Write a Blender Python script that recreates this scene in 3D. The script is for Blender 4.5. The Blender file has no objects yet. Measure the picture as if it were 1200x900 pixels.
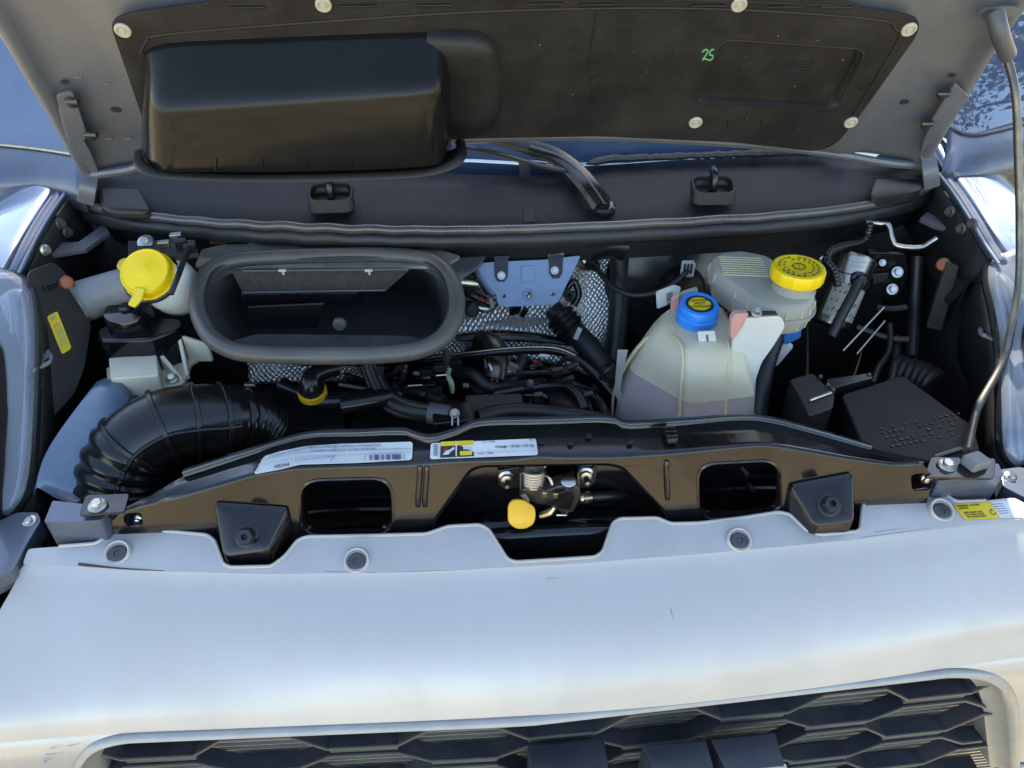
import bpy, bmesh, math, random
from mathutils import Vector, Matrix
from mathutils.bvhtree import BVHTree
random.seed(7)
R = math.radians
S = bpy.context.scene
COL = S.collection

# ------------------------------------------------------------------ camera, sky, sun, exposure
F = 906.0                                   # focal length in pixels of a 1200 px wide frame
CAM = Vector((-0.082, 0.0, 1.75))
PITCH, YAW, ROLL = R(38.0), R(3.2), R(0.2)
fw = Vector((math.sin(YAW)*math.cos(PITCH), math.cos(YAW)*math.cos(PITCH), -math.sin(PITCH)))
_r = Vector((math.cos(YAW), -math.sin(YAW), 0)); _u = _r.cross(fw)
rt = _r*math.cos(ROLL) + _u*math.sin(ROLL); up = -_r*math.sin(ROLL) + _u*math.cos(ROLL)
cd = bpy.data.cameras.new('camera'); cam = bpy.data.objects.new('camera', cd); COL.objects.link(cam)
cd.sensor_width = 36; cd.lens = 36*F/1200; cd.clip_start = 0.02; cd.clip_end = 500
M = Matrix((rt, up, -fw)).transposed().to_4x4(); M.translation = CAM
cam.matrix_world = M; S.camera = cam
cd.dof.use_dof = False

SUN_EL, SUN_AZ = R(38), R(8)                # the sun stands behind the van: azimuth from +Y towards +X
W = bpy.data.worlds.new('World'); S.world = W; W.use_nodes = True
nt = W.node_tree; nt.nodes.clear()
sky = nt.nodes.new('ShaderNodeTexSky'); sky.sky_type = 'NISHITA'; sky.sun_disc = False
sky.sun_elevation = SUN_EL; sky.sun_rotation = SUN_AZ; sky.air_density = 1.0; sky.dust_density = 0.9; sky.ozone_density = 1.0
bg = nt.nodes.new('ShaderNodeBackground'); bg.inputs[1].default_value = 0.15
wo = nt.nodes.new('ShaderNodeOutputWorld')
nt.links.new(sky.outputs[0], bg.inputs[0]); nt.links.new(bg.outputs[0], wo.inputs[0])
sl = bpy.data.lights.new('sun', 'SUN'); sl.energy = 5.0; sl.angle = R(0.5); sl.color = (1, .95, .86)
so = bpy.data.objects.new('sun', sl); COL.objects.link(so)
sdir = Vector((math.sin(SUN_AZ)*math.cos(SUN_EL), math.cos(SUN_AZ)*math.cos(SUN_EL), math.sin(SUN_EL)))
so.rotation_euler = sdir.to_track_quat('Z', 'Y').to_euler(); so.location = (0, 6, 8)
vs = S.view_settings; vs.view_transform = 'Standard'; vs.look = 'None'; vs.exposure = 2.1; vs.gamma = 1
vs.use_white_balance = True; vs.white_balance_temperature = 7100; vs.white_balance_tint = 10
S.render.engine = 'CYCLES'; S.cycles.max_bounces = 10; S.cycles.transparent_max_bounces = 16
S.cycles.caustics_reflective = False; S.cycles.caustics_refractive = False; S.cycles.use_denoising = True
S.cycles.sample_clamp_indirect = 6

# ------------------------------------------------------------------ sight lines: a pixel of the photograph to a point in the place
def ray(px, py): return fw + rt*((px-600)/F) + up*((450-py)/F)
def at(px, py, y=None, z=None, x=None, d=None):
    v = ray(px, py)
    if y is not None: t = (y-CAM.y)/v.y
    elif z is not None: t = (z-CAM.z)/v.z
    elif x is not None: t = (x-CAM.x)/v.x
    else: t = d
    return CAM + v*t
def on(px, py, plane, off=0.0):
    p, n = plane; p = p + n*off; v = ray(px, py)
    return CAM + v*((p-CAM).dot(n)/v.dot(n))
def pl(p, n): return (Vector(p), Vector(n).normalized())
def V(*a): return Vector(a)

# ------------------------------------------------------------------ shape helpers
def new(): return bmesh.new()
def smooth_path(pts, k=6, closed=False):
    pts = [Vector(p) for p in pts]; n = len(pts); out = []
    if n < 3: return pts
    rng = range(n if closed else n-1)
    for i in rng:
        if closed: p0, p1, p2, p3 = pts[(i-1) % n], pts[i], pts[(i+1) % n], pts[(i+2) % n]
        else: p0, p1, p2, p3 = pts[max(i-1, 0)], pts[i], pts[i+1], pts[min(i+2, n-1)]
        for j in range(k):
            t = j/k
            out.append(0.5*((2*p1)+(p2-p0)*t+(2*p0-5*p1+4*p2-p3)*t*t+(3*p1-p0-3*p2+p3)*t**3))
    if not closed: out.append(pts[-1])
    return out
def lerp_list(vals, n):
    m = len(vals); out = []
    for i in range(n):
        f = i*(m-1)/max(n-1, 1); a = int(f); b = min(a+1, m-1); out.append(vals[a]+(vals[b]-vals[a])*(f-a))
    return out
def frames(path, closed=False):
    n = len(path); T = []
    for i in range(n):
        a = path[(i-1) % n] if closed else path[max(i-1, 0)]
        b = path[(i+1) % n] if closed else path[min(i+1, n-1)]
        T.append((b-a).normalized())
    ref = V(0, 0, 1) if abs(T[0].z) < .9 else V(1, 0, 0)
    N = [(ref-T[0]*ref.dot(T[0])).normalized()]
    for i in range(1, n):
        q = N[-1]-T[i]*N[-1].dot(T[i]); N.append(q.normalized())
    return T, N
def skin(bm, loops, closed=True, cap=True, wrap=False):
    vs_ = [[bm.verts.new(p) for p in L] for L in loops]; m = len(loops[0])
    k = len(loops)
    for i in range(k if wrap else k-1):
        a, b = vs_[i], vs_[(i+1) % k]
        for j in range(m if closed else m-1):
            try: bm.faces.new((a[j], a[(j+1) % m], b[(j+1) % m], b[j]))
            except ValueError: pass
    if cap and closed and not wrap:
        bm.faces.new(list(reversed(vs_[0]))); bm.faces.new(vs_[-1])
    return bm
def tube(bm, pts, r, n=12, k=6, closed=False, sm=True, cap=True, prof=None, flat=1.0, upv=None):
    path = smooth_path(pts, k, closed) if sm else [Vector(p) for p in pts]
    rr = lerp_list(r, len(path)) if isinstance(r, (list, tuple)) else [r]*len(path)
    T, N = frames(path, closed); loops = []
    for p, t, nn, q in zip(path, T, N, rr):
        if upv is not None: nn = (upv-t*upv.dot(t)).normalized()
        b = t.cross(nn)
        if prof: loops.append([p+nn*v*q+b*u*q for u, v in prof])
        else: loops.append([p+(nn*math.sin(2*math.pi*j/n)*flat+b*math.cos(2*math.pi*j/n))*q for j in range(n)])
    return skin(bm, loops, True, cap, closed)
def basis(axis):
    a = Vector(axis).normalized(); h = V(1, 0, 0) if abs(a.x) < .9 else V(0, 1, 0)
    u = (h-a*h.dot(a)).normalized(); return a, u, a.cross(u)
def lathe(bm, o, axis, prof, n=32, cap=True, knurl=None):
    a, u, w = basis(axis); o = Vector(o); loops = []
    for i, (r, h) in enumerate(prof):
        L = []
        for j in range(n):
            q = r*(1+(knurl[0] if knurl and i in knurl[1] and (j//knurl[2]) % 2 else 0))
            L.append(o+a*h+(u*math.cos(2*math.pi*j/n)+w*math.sin(2*math.pi*j/n))*q)
        loops.append(L)
    return skin(bm, loops, True, cap)
def cyl(bm, p0, p1, r, n=20, r2=None):
    p0, p1 = Vector(p0), Vector(p1); d = p1-p0
    return lathe(bm, p0, d, [(r, 0), (r if r2 is None else r2, d.length)], n)
def hexbolt(bm, o, axis, r, h, washer=1.5):
    lathe(bm, o, axis, [(r*washer, 0), (r*washer, h*.25), (r*washer*.93, h*.32)], 24)
    lathe(bm, o, axis, [(r, h*.3), (r, h*.9), (r*.88, h)], 6)
    return bm
def rot_to(xa, ya, za=None):
    xa = Vector(xa).normalized(); za = xa.cross(Vector(ya)).normalized() if za is None else za
    return Matrix((xa, za.cross(xa), za)).transposed()
def box(bm, c, s, m3=None):
    c = Vector(c); m3 = m3 or Matrix.Identity(3); q = []
    for i in (-1, 1):
        for j in (-1, 1):
            for k in (-1, 1): q.append(bm.verts.new(c+m3 @ V(i*s[0]/2, j*s[1]/2, k*s[2]/2)))
    for f in ((0, 1, 3, 2), (4, 6, 7, 5), (0, 4, 5, 1), (2, 3, 7, 6), (0, 2, 6, 4), (1, 5, 7, 3)): bm.faces.new([q[i] for i in f])
    return bm
def rloop(pts, r=.01, n=5):
    """round the corners of a closed polygon"""
    pts = [Vector(p) for p in pts]; out = []; m = len(pts)
    for i in range(m):
        a, b, c = pts[i-1], pts[i], pts[(i+1) % m]
        q = min(r, (a-b).length*.49, (c-b).length*.49)
        p0 = b+(a-b).normalized()*q; p1 = b+(c-b).normalized()*q
        for j in range(n+1):
            t = j/n; out.append((1-t)**2*p0+2*t*(1-t)*b+t*t*p1)
    return out
def plate(bm, outer, holes=(), vec=(0, 0, -.003)):
    """flat or gently bent plate with holes, given thickness along vec"""
    E = []
    for L in [outer]+list(holes):
        v = [bm.verts.new(p) for p in L]
        E += [bm.edges.new((v[i], v[(i+1) % len(v)])) for i in range(len(v))]
    f = bmesh.ops.triangle_fill(bm, edges=E, use_beauty=True, use_dissolve=False)
    fs = [g for g in f['geom'] if isinstance(g, bmesh.types.BMFace)]
    if vec is not None:
        g = bmesh.ops.extrude_face_region(bm, geom=fs)
        bmesh.ops.translate(bm, vec=Vector(vec), verts=[q for q in g['geom'] if isinstance(q, bmesh.types.BMVert)])
    return bm
def prism(bm, loop, vec):
    vec = Vector(vec); return skin(bm, [[Vector(p) for p in loop], [Vector(p)+vec for p in loop]])
def grid(bm, rows):
    return skin(bm, rows, closed=False, cap=False)
def resample(pts, n):
    pts = [Vector(p) for p in pts]; L = [0]
    for a, b in zip(pts, pts[1:]): L.append(L[-1]+(b-a).length)
    out = []; j = 0
    for i in range(n):
        s = L[-1]*i/(n-1)
        while j < len(pts)-2 and L[j+1] < s: j += 1
        f = (s-L[j])/max(L[j+1]-L[j], 1e-9); out.append(pts[j].lerp(pts[j+1], min(max(f, 0), 1)))
    return out

WORLD = {}
def obj(name, bm, mat, parent=None, bevel=0, seg=2, solid=0, sub=0, angle=38, label=None, cat=None, group=None, kind=None, off=-1):
    bmesh.ops.remove_doubles(bm, verts=bm.verts, dist=1e-6)
    bmesh.ops.recalc_face_normals(bm, faces=bm.faces)
    me = bpy.data.meshes.new(name); bm.to_mesh(me); bm.free()
    xs = [v.co for v in me.vertices]
    c = V((min(v.x for v in xs)+max(v.x for v in xs))/2, (min(v.y for v in xs)+max(v.y for v in xs))/2, min(v.z for v in xs))
    me.transform(Matrix.Translation(-c)); me.materials.append(mat)
    me.shade_smooth(); me.set_sharp_from_angle(angle=R(angle))
    o = bpy.data.objects.new(name, me); COL.objects.link(o); o.location = c
    WORLD[o] = Matrix.Translation(c)
    if parent is not None:
        o.parent = parent; o.matrix_parent_inverse = WORLD[parent].inverted()
    if sub:
        m = o.modifiers.new('smooth', 'SUBSURF'); m.levels = m.render_levels = sub
    if solid:
        m = o.modifiers.new('thick', 'SOLIDIFY'); m.thickness = solid; m.offset = off
    if bevel:
        m = o.modifiers.new('edge', 'BEVEL'); m.width = bevel; m.segments = seg; m.limit_method = 'ANGLE'; m.angle_limit = R(40)
        m.harden_normals = True
    if label: o['label'] = label
    if cat: o['category'] = cat
    if group: o['group'] = group
    if kind: o['kind'] = kind
    return o
def thing(name, label, cat, loc, group=None):
    o = bpy.data.objects.new(name, None); COL.objects.link(o); o.location = loc; o.empty_display_size = .05
    WORLD[o] = Matrix.Translation(Vector(loc)); o['label'] = label; o['category'] = cat
    if group: o['group'] = group
    return o
def boolean(o, cutbm):
    """cut a shape out of a mesh for good"""
    bmesh.ops.recalc_face_normals(cutbm, faces=cutbm.faces)
    me = bpy.data.meshes.new('cut'); cutbm.to_mesh(me); cutbm.free()
    c = bpy.data.objects.new('cut', me); COL.objects.link(c)
    m = o.modifiers.new('cut', 'BOOLEAN'); m.operation = 'DIFFERENCE'; m.object = c; m.solver = 'EXACT'
    dg = bpy.context.evaluated_depsgraph_get(); dg.update()
    nm = bpy.data.meshes.new_from_object(o.evaluated_get(dg), preserve_all_data_layers=True, depsgraph=dg)
    o.modifiers.clear(); old = o.data; o.data = nm; bpy.data.meshes.remove(old)
    bpy.data.objects.remove(c); bpy.data.meshes.remove(me)
def writing(body, size, o, xdir, ydir, mat, parent, name='lettering', lift=.0006, align='LEFT', depth=0.0002, xs=1.0):
    cu = bpy.data.curves.new('t', 'FONT'); cu.body = body; cu.size = size; cu.align_x = align; cu.align_y = 'CENTER'; cu.extrude = depth; cu.resolution_u = 3
    t = bpy.data.objects.new('t', cu); COL.objects.link(t)
    dg = bpy.context.evaluated_depsgraph_get(); dg.update()
    me = bpy.data.meshes.new_from_object(t.evaluated_get(dg), depsgraph=dg); bpy.data.objects.remove(t); bpy.data.curves.remove(cu)
    xa = Vector(xdir).normalized(); za = xa.cross(Vector(ydir)).normalized(); ya = za.cross(xa)
    m = Matrix((xa*xs, ya, za)).transposed().to_4x4(); m.translation = Vector(o)+za*lift
    me.transform(m); bm = new(); bm.from_mesh(me); bpy.data.meshes.remove(me)
    return obj(name, bm, mat, parent)

# ------------------------------------------------------------------ materials
def mat(name, c, rough=.5, metal=0., c2=None, scale=20., bump=0., bscale=200., rvar=.08, coat=0., spec=.5, dust=0., dustc=(.30, .25, .18), dscale=6., stretch=None, alpha=1., cior=1.5, bdist=.002, sss=0., trans=0., lo=.35, hi=.7, flakes=0.):
    m = bpy.data.materials.new(name); m.use_nodes = True; T = m.node_tree; b = T.nodes['Principled BSDF']
    L = T.links.new; N = T.nodes.new
    tc = N('ShaderNodeTexCoord'); mp = N('ShaderNodeMapping'); L(tc.outputs['Object'], mp.inputs[0])
    if stretch: mp.inputs['Scale'].default_value = stretch
    n1 = N('ShaderNodeTexNoise'); n1.inputs['Scale'].default_value = scale; n1.inputs['Detail'].default_value = 6; n1.inputs['Roughness'].default_value = .65
    L(mp.outputs[0], n1.inputs['Vector'])
    r1 = N('ShaderNodeMapRange'); r1.inputs[1].default_value = lo; r1.inputs[2].default_value = hi; L(n1.outputs[0], r1.inputs[0])
    mx = N('ShaderNodeMix'); mx.data_type = 'RGBA'; c2 = c2 or tuple(q*.82 for q in c)
    mx.inputs[6].default_value = (*c, 1); mx.inputs[7].default_value = (*c2, 1); L(r1.outputs[0], mx.inputs[0])
    col = mx.outputs[2]
    rr = N('ShaderNodeMapRange'); rr.inputs[3].default_value = max(rough-rvar, .02); rr.inputs[4].default_value = min(rough+rvar, 1); L(n1.outputs[0], rr.inputs[0])
    ro = rr.outputs[0]
    if dust:
        n2 = N('ShaderNodeTexNoise'); n2.inputs['Scale'].default_value = dscale; n2.inputs['Detail'].default_value = 9; n2.inputs['Roughness'].default_value = .7
        L(tc.outputs['Object'], n2.inputs['Vector'])
        r2 = N('ShaderNodeMapRange'); r2.inputs[1].default_value = .42; r2.inputs[2].default_value = .78; r2.inputs[4].default_value = dust; L(n2.outputs[0], r2.inputs[0])
        m2 = N('ShaderNodeMix'); m2.data_type = 'RGBA'; m2.inputs[7].default_value = (*dustc, 1); L(col, m2.inputs[6]); L(r2.outputs[0], m2.inputs[0]); col = m2.outputs[2]
        ad = N('ShaderNodeMath'); ad.operation = 'MULTIPLY_ADD'; ad.inputs[1].default_value = .5; L(r2.outputs[0], ad.inputs[0]); L(ro, ad.inputs[2]); ro = ad.outputs[0]
    L(col, b.inputs['Base Color']); L(ro, b.inputs['Roughness'])
    b.inputs['Metallic'].default_value = metal; b.inputs['Coat Weight'].default_value = coat; b.inputs['Coat Roughness'].default_value = .06 if rough > .05 else .01; b.inputs['Coat IOR'].default_value = cior
    b.inputs['Specular IOR Level'].default_value = spec; b.inputs['Alpha'].default_value = alpha
    if sss: b.inputs['Subsurface Weight'].default_value = sss; b.inputs['Subsurface Radius'].default_value = (.03, .03, .025)
    if trans: b.inputs['Transmission Weight'].default_value = trans
    if bump:
        n3 = N('ShaderNodeTexNoise'); n3.inputs['Scale'].default_value = bscale; n3.inputs['Detail'].default_value = 3; L(mp.outputs[0], n3.inputs['Vector'])
        bp = N('ShaderNodeBump'); bp.inputs['Strength'].default_value = bump; bp.inputs['Distance'].default_value = bdist; L(n3.outputs[0], bp.inputs['Height']); L(bp.outputs[0], b.inputs['Normal'])
    return m
MT = {}
MT['black_plastic'] = mat('black_plastic', (.013, .0125, .0125), .42, bump=.12, bscale=600, dust=.18, dustc=(.07, .058, .042))
MT['black_satin'] = mat('black_satin', (.008, .008, .0085), .24, bump=.05, bscale=300, dust=.12, dustc=(.07, .058, .042))
MT['cowl'] = mat('cowl_plastic', (.005, .0055, .007), .30, spec=.28, bump=.5, bscale=900, dust=.14, dustc=(.06, .056, .05))
MT['rubber'] = mat('rubber', (.013, .013, .014), .42, bump=.1, bscale=250, dust=.3, dustc=(.085, .075, .06))
MT['seal'] = mat('seal_rubber', (.058, .055, .051), .38, c2=(.082, .076, .068), dust=.4, dustc=(.17, .15, .125), bump=.06, bscale=180)
MT['duct_in'] = mat('duct_inside', (.032, .031, .031), .5, c2=(.022, .021, .021), dust=.4, dustc=(.10, .095, .09), dscale=10)  # lightened black plastic: fill light in the recess is put into its colour
MT['piano'] = mat('shiny_black', (.005, .005, .006), .10, rvar=.05, dust=.10, dustc=(.05, .045, .035))
MT['bead'] = mat('seal_bead', (.055, .052, .048), .26, c2=(.08, .074, .066), coat=.5, dust=.35, dustc=(.2, .175, .14))
MT['plate_grey'] = mat('weathered_plate', (.30, .27, .22), .5, c2=(.16, .15, .13), scale=18)
MT['gloss_black'] = mat('gloss_black_paint', (.006, .006, .008), .13, coat=.30, spec=.36, rvar=.06, dust=.22, dustc=(.07, .052, .03), dscale=11, bump=.7, bscale=7, bdist=.009)
MT['edge_metal'] = mat('worn_black_edge', (.03, .03, .034), .22, coat=.4, dust=.2)
MT['silver'] = mat('silver_paint', (.475, .458, .435), .37, metal=.30, c2=(.455, .437, .414), scale=8, stretch=(1.6, .5, .5), coat=.25, dust=.30, dustc=(.33, .305, .275), dscale=5, bump=.03, bscale=240, rvar=.05, lo=.35, hi=.72)
MT['silver_in'] = mat('silver_paint_edge', (.36, .35, .33), .45, metal=.3, coat=.2)
MT['hood_in'] = mat('hood_inner_paint', (.145, .152, .17), .40, metal=.35, c2=(.125, .132, .148), dust=.2, dustc=(.2, .18, .15), bump=.05, bscale=300)
MT['hood_pad'] = mat('hood_pad_plastic', (.016, .0145, .014), .44, c2=(.023, .021, .020), scale=12, bump=.3, bscale=160, spec=.3, dust=.3, dustc=(.07, .066, .062), dscale=9)
MT['pan'] = mat('pan_plastic', (.009, .009, .009), .15, bump=.03, bscale=120, dust=.15, dustc=(.04, .036, .032), rvar=.05, spec=.22)
MT['navy'] = mat('bluegrey_paint', (.085, .105, .15), .32, metal=.35, coat=.35, dust=.15)
MT['fender'] = mat('fender_paint', (.36, .40, .47), .07, metal=.85, coat=1., rvar=.02, dust=.10, dustc=(.3, .28, .25))
MT['bay_blue'] = mat('bay_paint_blue', (.14, .20, .285), .36, metal=.15, coat=.2, dust=.25, dustc=(.2, .2, .18))
MT['bracket_blue'] = mat('bracket_blue_paint', (.16, .235, .36), .38, coat=.2, dust=.2, dustc=(.2, .2, .2))
MT['glass'] = mat('windshield_glass', (.045, .085, .17), .03, rvar=.01, spec=1., coat=1., cior=2.1, dust=.03)  # blue of the reflected sky is partly put into the base colour
MT['yellow'] = mat('yellow_cap', (.86, .60, .003), .36, c2=(.82, .56, .003), bump=.05, bscale=90, dust=.04)
MT['yellow2'] = mat('yellow_handle', (.80, .44, .012), .40, bump=.05, bscale=90, dust=.22, dustc=(.45, .25, .08), dscale=25)
MT['yellow_paper'] = mat('yellow_sticker', (.72, .52, .015), .5, rvar=.04)
MT['white_paper'] = mat('white_sticker', (.62, .635, .635), .4, rvar=.04, dust=.1, dustc=(.5, .48, .42))
MT['ink'] = mat('ink', (.02, .02, .025), .6)
MT['ink_blue'] = mat('ink_blue', (.05, .08, .2), .6)
MT['ink_grey'] = mat('ink_grey', (.22, .25, .3), .6)
MT['ink_red'] = mat('ink_red', (.35, .02, .02), .6)
MT['blue_cap'] = mat('blue_cap', (.007, .23, .78), .35, bump=.04, bscale=90, dust=.05)
MT['chalk'] = mat('green_chalk', (.13, .45, .15), .8)
MT['steel'] = mat('zinc_steel', (.55, .54, .50), .30, metal=1., c2=(.40, .38, .34), scale=60, dust=.15)
MT['rod'] = mat('rod_steel', (.20, .185, .155), .38, metal=.8, c2=(.12, .11, .10), scale=40)
MT['brass'] = mat('yellowed_steel', (.60, .52, .36), .32, metal=1., c2=(.42, .34, .22), scale=60)
MT['canister'] = mat('brushed_canister', (.40, .37, .31), .30, metal=1., c2=(.26, .24, .2), scale=30, stretch=(1, 1, 14))
MT['dark_steel'] = mat('dark_steel', (.09, .09, .09), .40, metal=.8, dust=.3)
MT['grey_plastic'] = mat('grey_plastic', (.085, .09, .10), .42, bump=.05, dust=.25, dustc=(.15, .14, .12))
MT['grey_tube'] = mat('grey_neck', (.16, .17, .18), .5, dust=.3)
MT['beige_plastic'] = mat('cream_plastic', (.64, .60, .46), .42, c2=(.57, .52, .38), scale=14, sss=.1, dust=.2, dustc=(.3, .27, .18))
MT['white_plastic'] = mat('milky_plastic', (.66, .66, .62), .33, c2=(.58, .58, .53), scale=12, sss=.35, dust=.08, dustc=(.4, .38, .3))
MT['clip'] = mat('ivory_clip', (.50, .46, .36), .4, dust=.5, dustc=(.3, .26, .2), dscale=60)
MT['seal_dust'] = mat('dust_chip', (.22, .19, .15), .8)
MT['orange'] = mat('orange_plug', (.28, .07, .025), .5, dust=.3)
MT['felt'] = mat('felt', (.030, .027, .024), .9, c2=(.06, .05, .04), scale=120, bump=.5, bscale=400)
MT['liner'] = mat('liner_plastic', (.018, .0165, .016), .55, spec=.25, bump=.15, bscale=150, dust=.25, dustc=(.05, .043, .036))
MT['grille'] = mat('grille_plastic', (.028, .033, .045), .36, bump=.12, bscale=500, dust=.35, dustc=(.13, .125, .12), dscale=14)
MT['grille_edge'] = mat('grille_edge', (.10, .095, .085), .42, dust=.4, dustc=(.22, .20, .17), dscale=20)
MT['fins'] = mat('radiator_fins', (.03, .027, .022), .6)
MT['fin_tube'] = mat('radiator_tube', (.75, .68, .55), .35, metal=.7)
MT['green_clip'] = mat('pale_green_clip', (.42, .52, .32), .5, dust=.2)
MT['blue_tape'] = mat('blue_tape', (.02, .17, .48), .45)
MT['pink'] = mat('pink_plastic', (.62, .32, .28), .4, sss=.2)
MT['coolant'] = mat('coolant', (.40, .27, .36), .35, rvar=.02)
MT['red'] = mat('red_wire', (.45, .03, .02), .45)
MT['copper'] = mat('copper_mesh', (.45, .22, .12), .5, metal=.6)

def foil_material():
    m = bpy.data.materials.new('embossed_foil'); m.use_nodes = True; T = m.node_tree; b = T.nodes['Principled BSDF']; N = T.nodes.new; L = T.links.new
    tc = N('ShaderNodeTexCoord'); mp = N('ShaderNodeMapping'); L(tc.outputs['Object'], mp.inputs[0])
    mp.inputs['Rotation'].default_value = (0, R(45), 0)
    vo = N('ShaderNodeTexVoronoi'); vo.inputs['Scale'].default_value = 140; vo.inputs['Randomness'].default_value = .35; vo.voronoi_dimensions = '2D'
    sx = N('ShaderNodeSeparateXYZ'); cx = N('ShaderNodeCombineXYZ'); L(mp.outputs[0], sx.inputs[0]); L(sx.outputs[0], cx.inputs[0]); L(sx.outputs[2], cx.inputs[1]); L(cx.outputs[0], vo.inputs['Vector'])
    bp = N('ShaderNodeBump'); bp.inputs['Strength'].default_value = 1.; bp.inputs['Distance'].default_value = .0035; bp.invert = True
    L(vo.outputs['Distance'], bp.inputs['Height']); L(bp.outputs[0], b.inputs['Normal'])
    n = N('ShaderNodeTexNoise'); n.inputs['Scale'].default_value = 14; L(tc.outputs['Object'], n.inputs['Vector'])
    cr = N('ShaderNodeValToRGB'); cr.color_ramp.elements[0].color = (.72, .68, .60, 1); cr.color_ramp.elements[1].color = (.92, .89, .82, 1); L(n.outputs[0], cr.inputs[0])
    L(cr.outputs[0], b.inputs['Base Color']); b.inputs['Metallic'].default_value = .8; b.inputs['Roughness'].default_value = .38
    return m
MT['foil'] = foil_material()
def shell_material(name, c, a, rough=.3):
    """milky tank wall: light passes through it and scatters"""
    m = bpy.data.materials.new(name); m.use_nodes = True; T = m.node_tree; N = T.nodes.new; L = T.links.new
    b = T.nodes['Principled BSDF']; out = T.nodes['Material Output']
    n = N('ShaderNodeTexNoise'); tc = N('ShaderNodeTexCoord'); L(tc.outputs['Object'], n.inputs['Vector']); n.inputs['Scale'].default_value = 9; n.inputs['Detail'].default_value = 5
    mx = N('ShaderNodeMix'); mx.data_type = 'RGBA'; mx.inputs[6].default_value = (*c, 1); mx.inputs[7].default_value = (c[0]*.9, c[1]*.86, c[2]*.70, 1); L(n.outputs[0], mx.inputs[0])
    L(mx.outputs[2], b.inputs['Base Color']); b.inputs['Roughness'].default_value = rough; b.inputs['Subsurface Weight'].default_value = 0
    tl = N('ShaderNodeBsdfTranslucent'); L(mx.outputs[2], tl.inputs[0])
    m1 = N('ShaderNodeMixShader'); m1.inputs[0].default_value = .35; L(b.outputs[0], m1.inputs[1]); L(tl.outputs[0], m1.inputs[2])
    tr = N('ShaderNodeBsdfTransparent'); m2 = N('ShaderNodeMixShader'); m2.inputs[0].default_value = a; L(m1.outputs[0], m2.inputs[1]); L(tr.outputs[0], m2.inputs[2])
    L(m2.outputs[0], out.inputs[0]); return m
MT['tank'] = shell_material('tank_wall', (.88, .82, .66), .14)
MT['tank_wet'] = shell_material('tank_wall_wet', (.74, .72, .71), .45)
MT['tank_rib'] = shell_material('tank_rib', (.80, .73, .52), .10)
MT['brake_tank'] = shell_material('brake_tank_wall', (.60, .605, .585), .26)
def lens_material():
    m = bpy.data.materials.new('clear_lens'); m.use_nodes = True; T = m.node_tree; N = T.nodes.new; L = T.links.new; out = T.nodes['Material Output']
    T.nodes.remove(T.nodes['Principled BSDF'])
    g = N('ShaderNodeBsdfGlossy'); g.inputs['Roughness'].default_value = .04; tr = N('ShaderNodeBsdfTransparent'); tr.inputs[0].default_value = (.88, .92, .96, 1)
    fr = N('ShaderNodeFresnel'); fr.inputs[0].default_value = 1.55; mx = N('ShaderNodeMixShader'); L(fr.outputs[0], mx.inputs[0]); L(tr.outputs[0], mx.inputs[1]); L(g.outputs[0], mx.inputs[2])
    df = N('ShaderNodeBsdfDiffuse'); df.inputs[0].default_value = (.72, .78, .86, 1); m2 = N('ShaderNodeMixShader'); m2.inputs[0].default_value = .16; L(mx.outputs[0], m2.inputs[1]); L(df.outputs[0], m2.inputs[2])
    L(m2.outputs[0], out.inputs[0]); return m
MT['lens'] = lens_material()
MT['reflector'] = mat('reflector', (.60, .64, .68), .32, metal=.25, rvar=.05)

# ------------------------------------------------------------------ the setting
def ground_material():
    m = mat('dry_ground', (.46, .35, .20), .95, c2=(.06, .05, .03), scale=.9, bump=.6, bscale=30, dust=.75, dustc=(.30, .27, .12), dscale=.7, lo=.42, hi=.66)
    return m
bm = new(); g = 300
grid(bm, [[V(x, y, 0) for x in (-g, -20, -4, 0, 4, 20, g)] for y in (-g, -20, -4, 0, 4, 20, g)])
obj('ground', bm, ground_material(), kind='structure')

def poly(pts, z, n=None):
    q = [at(px, py, z=z) for px, py in pts]
    return resample(q, n) if n else q

# ------------------------------------------------------------------ front bumper panel
bump_t = thing('bumper', 'dusty silver painted bumper panel across the bottom with notched upper lip', 'bumper', (0, .53, .45))
LIPZ = .898
FLP = pl((0, .70, .894), (0, -.21, 1))
def fz(px, py, off=0.): return on(px, py, FLP, off)
lip = [(33, 643), (75, 640), (113, 637), (136, 621), (147, 619), (190, 622), (243, 627), (252, 634), (261, 661), (270, 665), (318, 664), (334, 652), (349, 633), (360, 629),
       (430, 628), (500, 626), (525, 617), (563, 615), (573, 621), (594, 655), (603, 659), (698, 653), (707, 646), (718, 613), (726, 608), (770, 607), (786, 614), (822, 613),
       (870, 607), (913, 600), (926, 603), (944, 621), (961, 627), (1004, 623), (1008, 620), (1011, 591), (1018, 585), (1088, 573), (1098, 574), (1120, 588), (1150, 587), (1189, 583)]
seam = [(26, 662), (90, 664), (200, 670), (400, 672), (600, 665), (800, 651), (1000, 633), (1100, 620), (1200, 608), (1230, 606)]
lipP = [fz(px, py) for px, py in lip]
lipP = rloop([fz(26, 662)]+lipP+[fz(1230, 606)], .006, 3)
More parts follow.
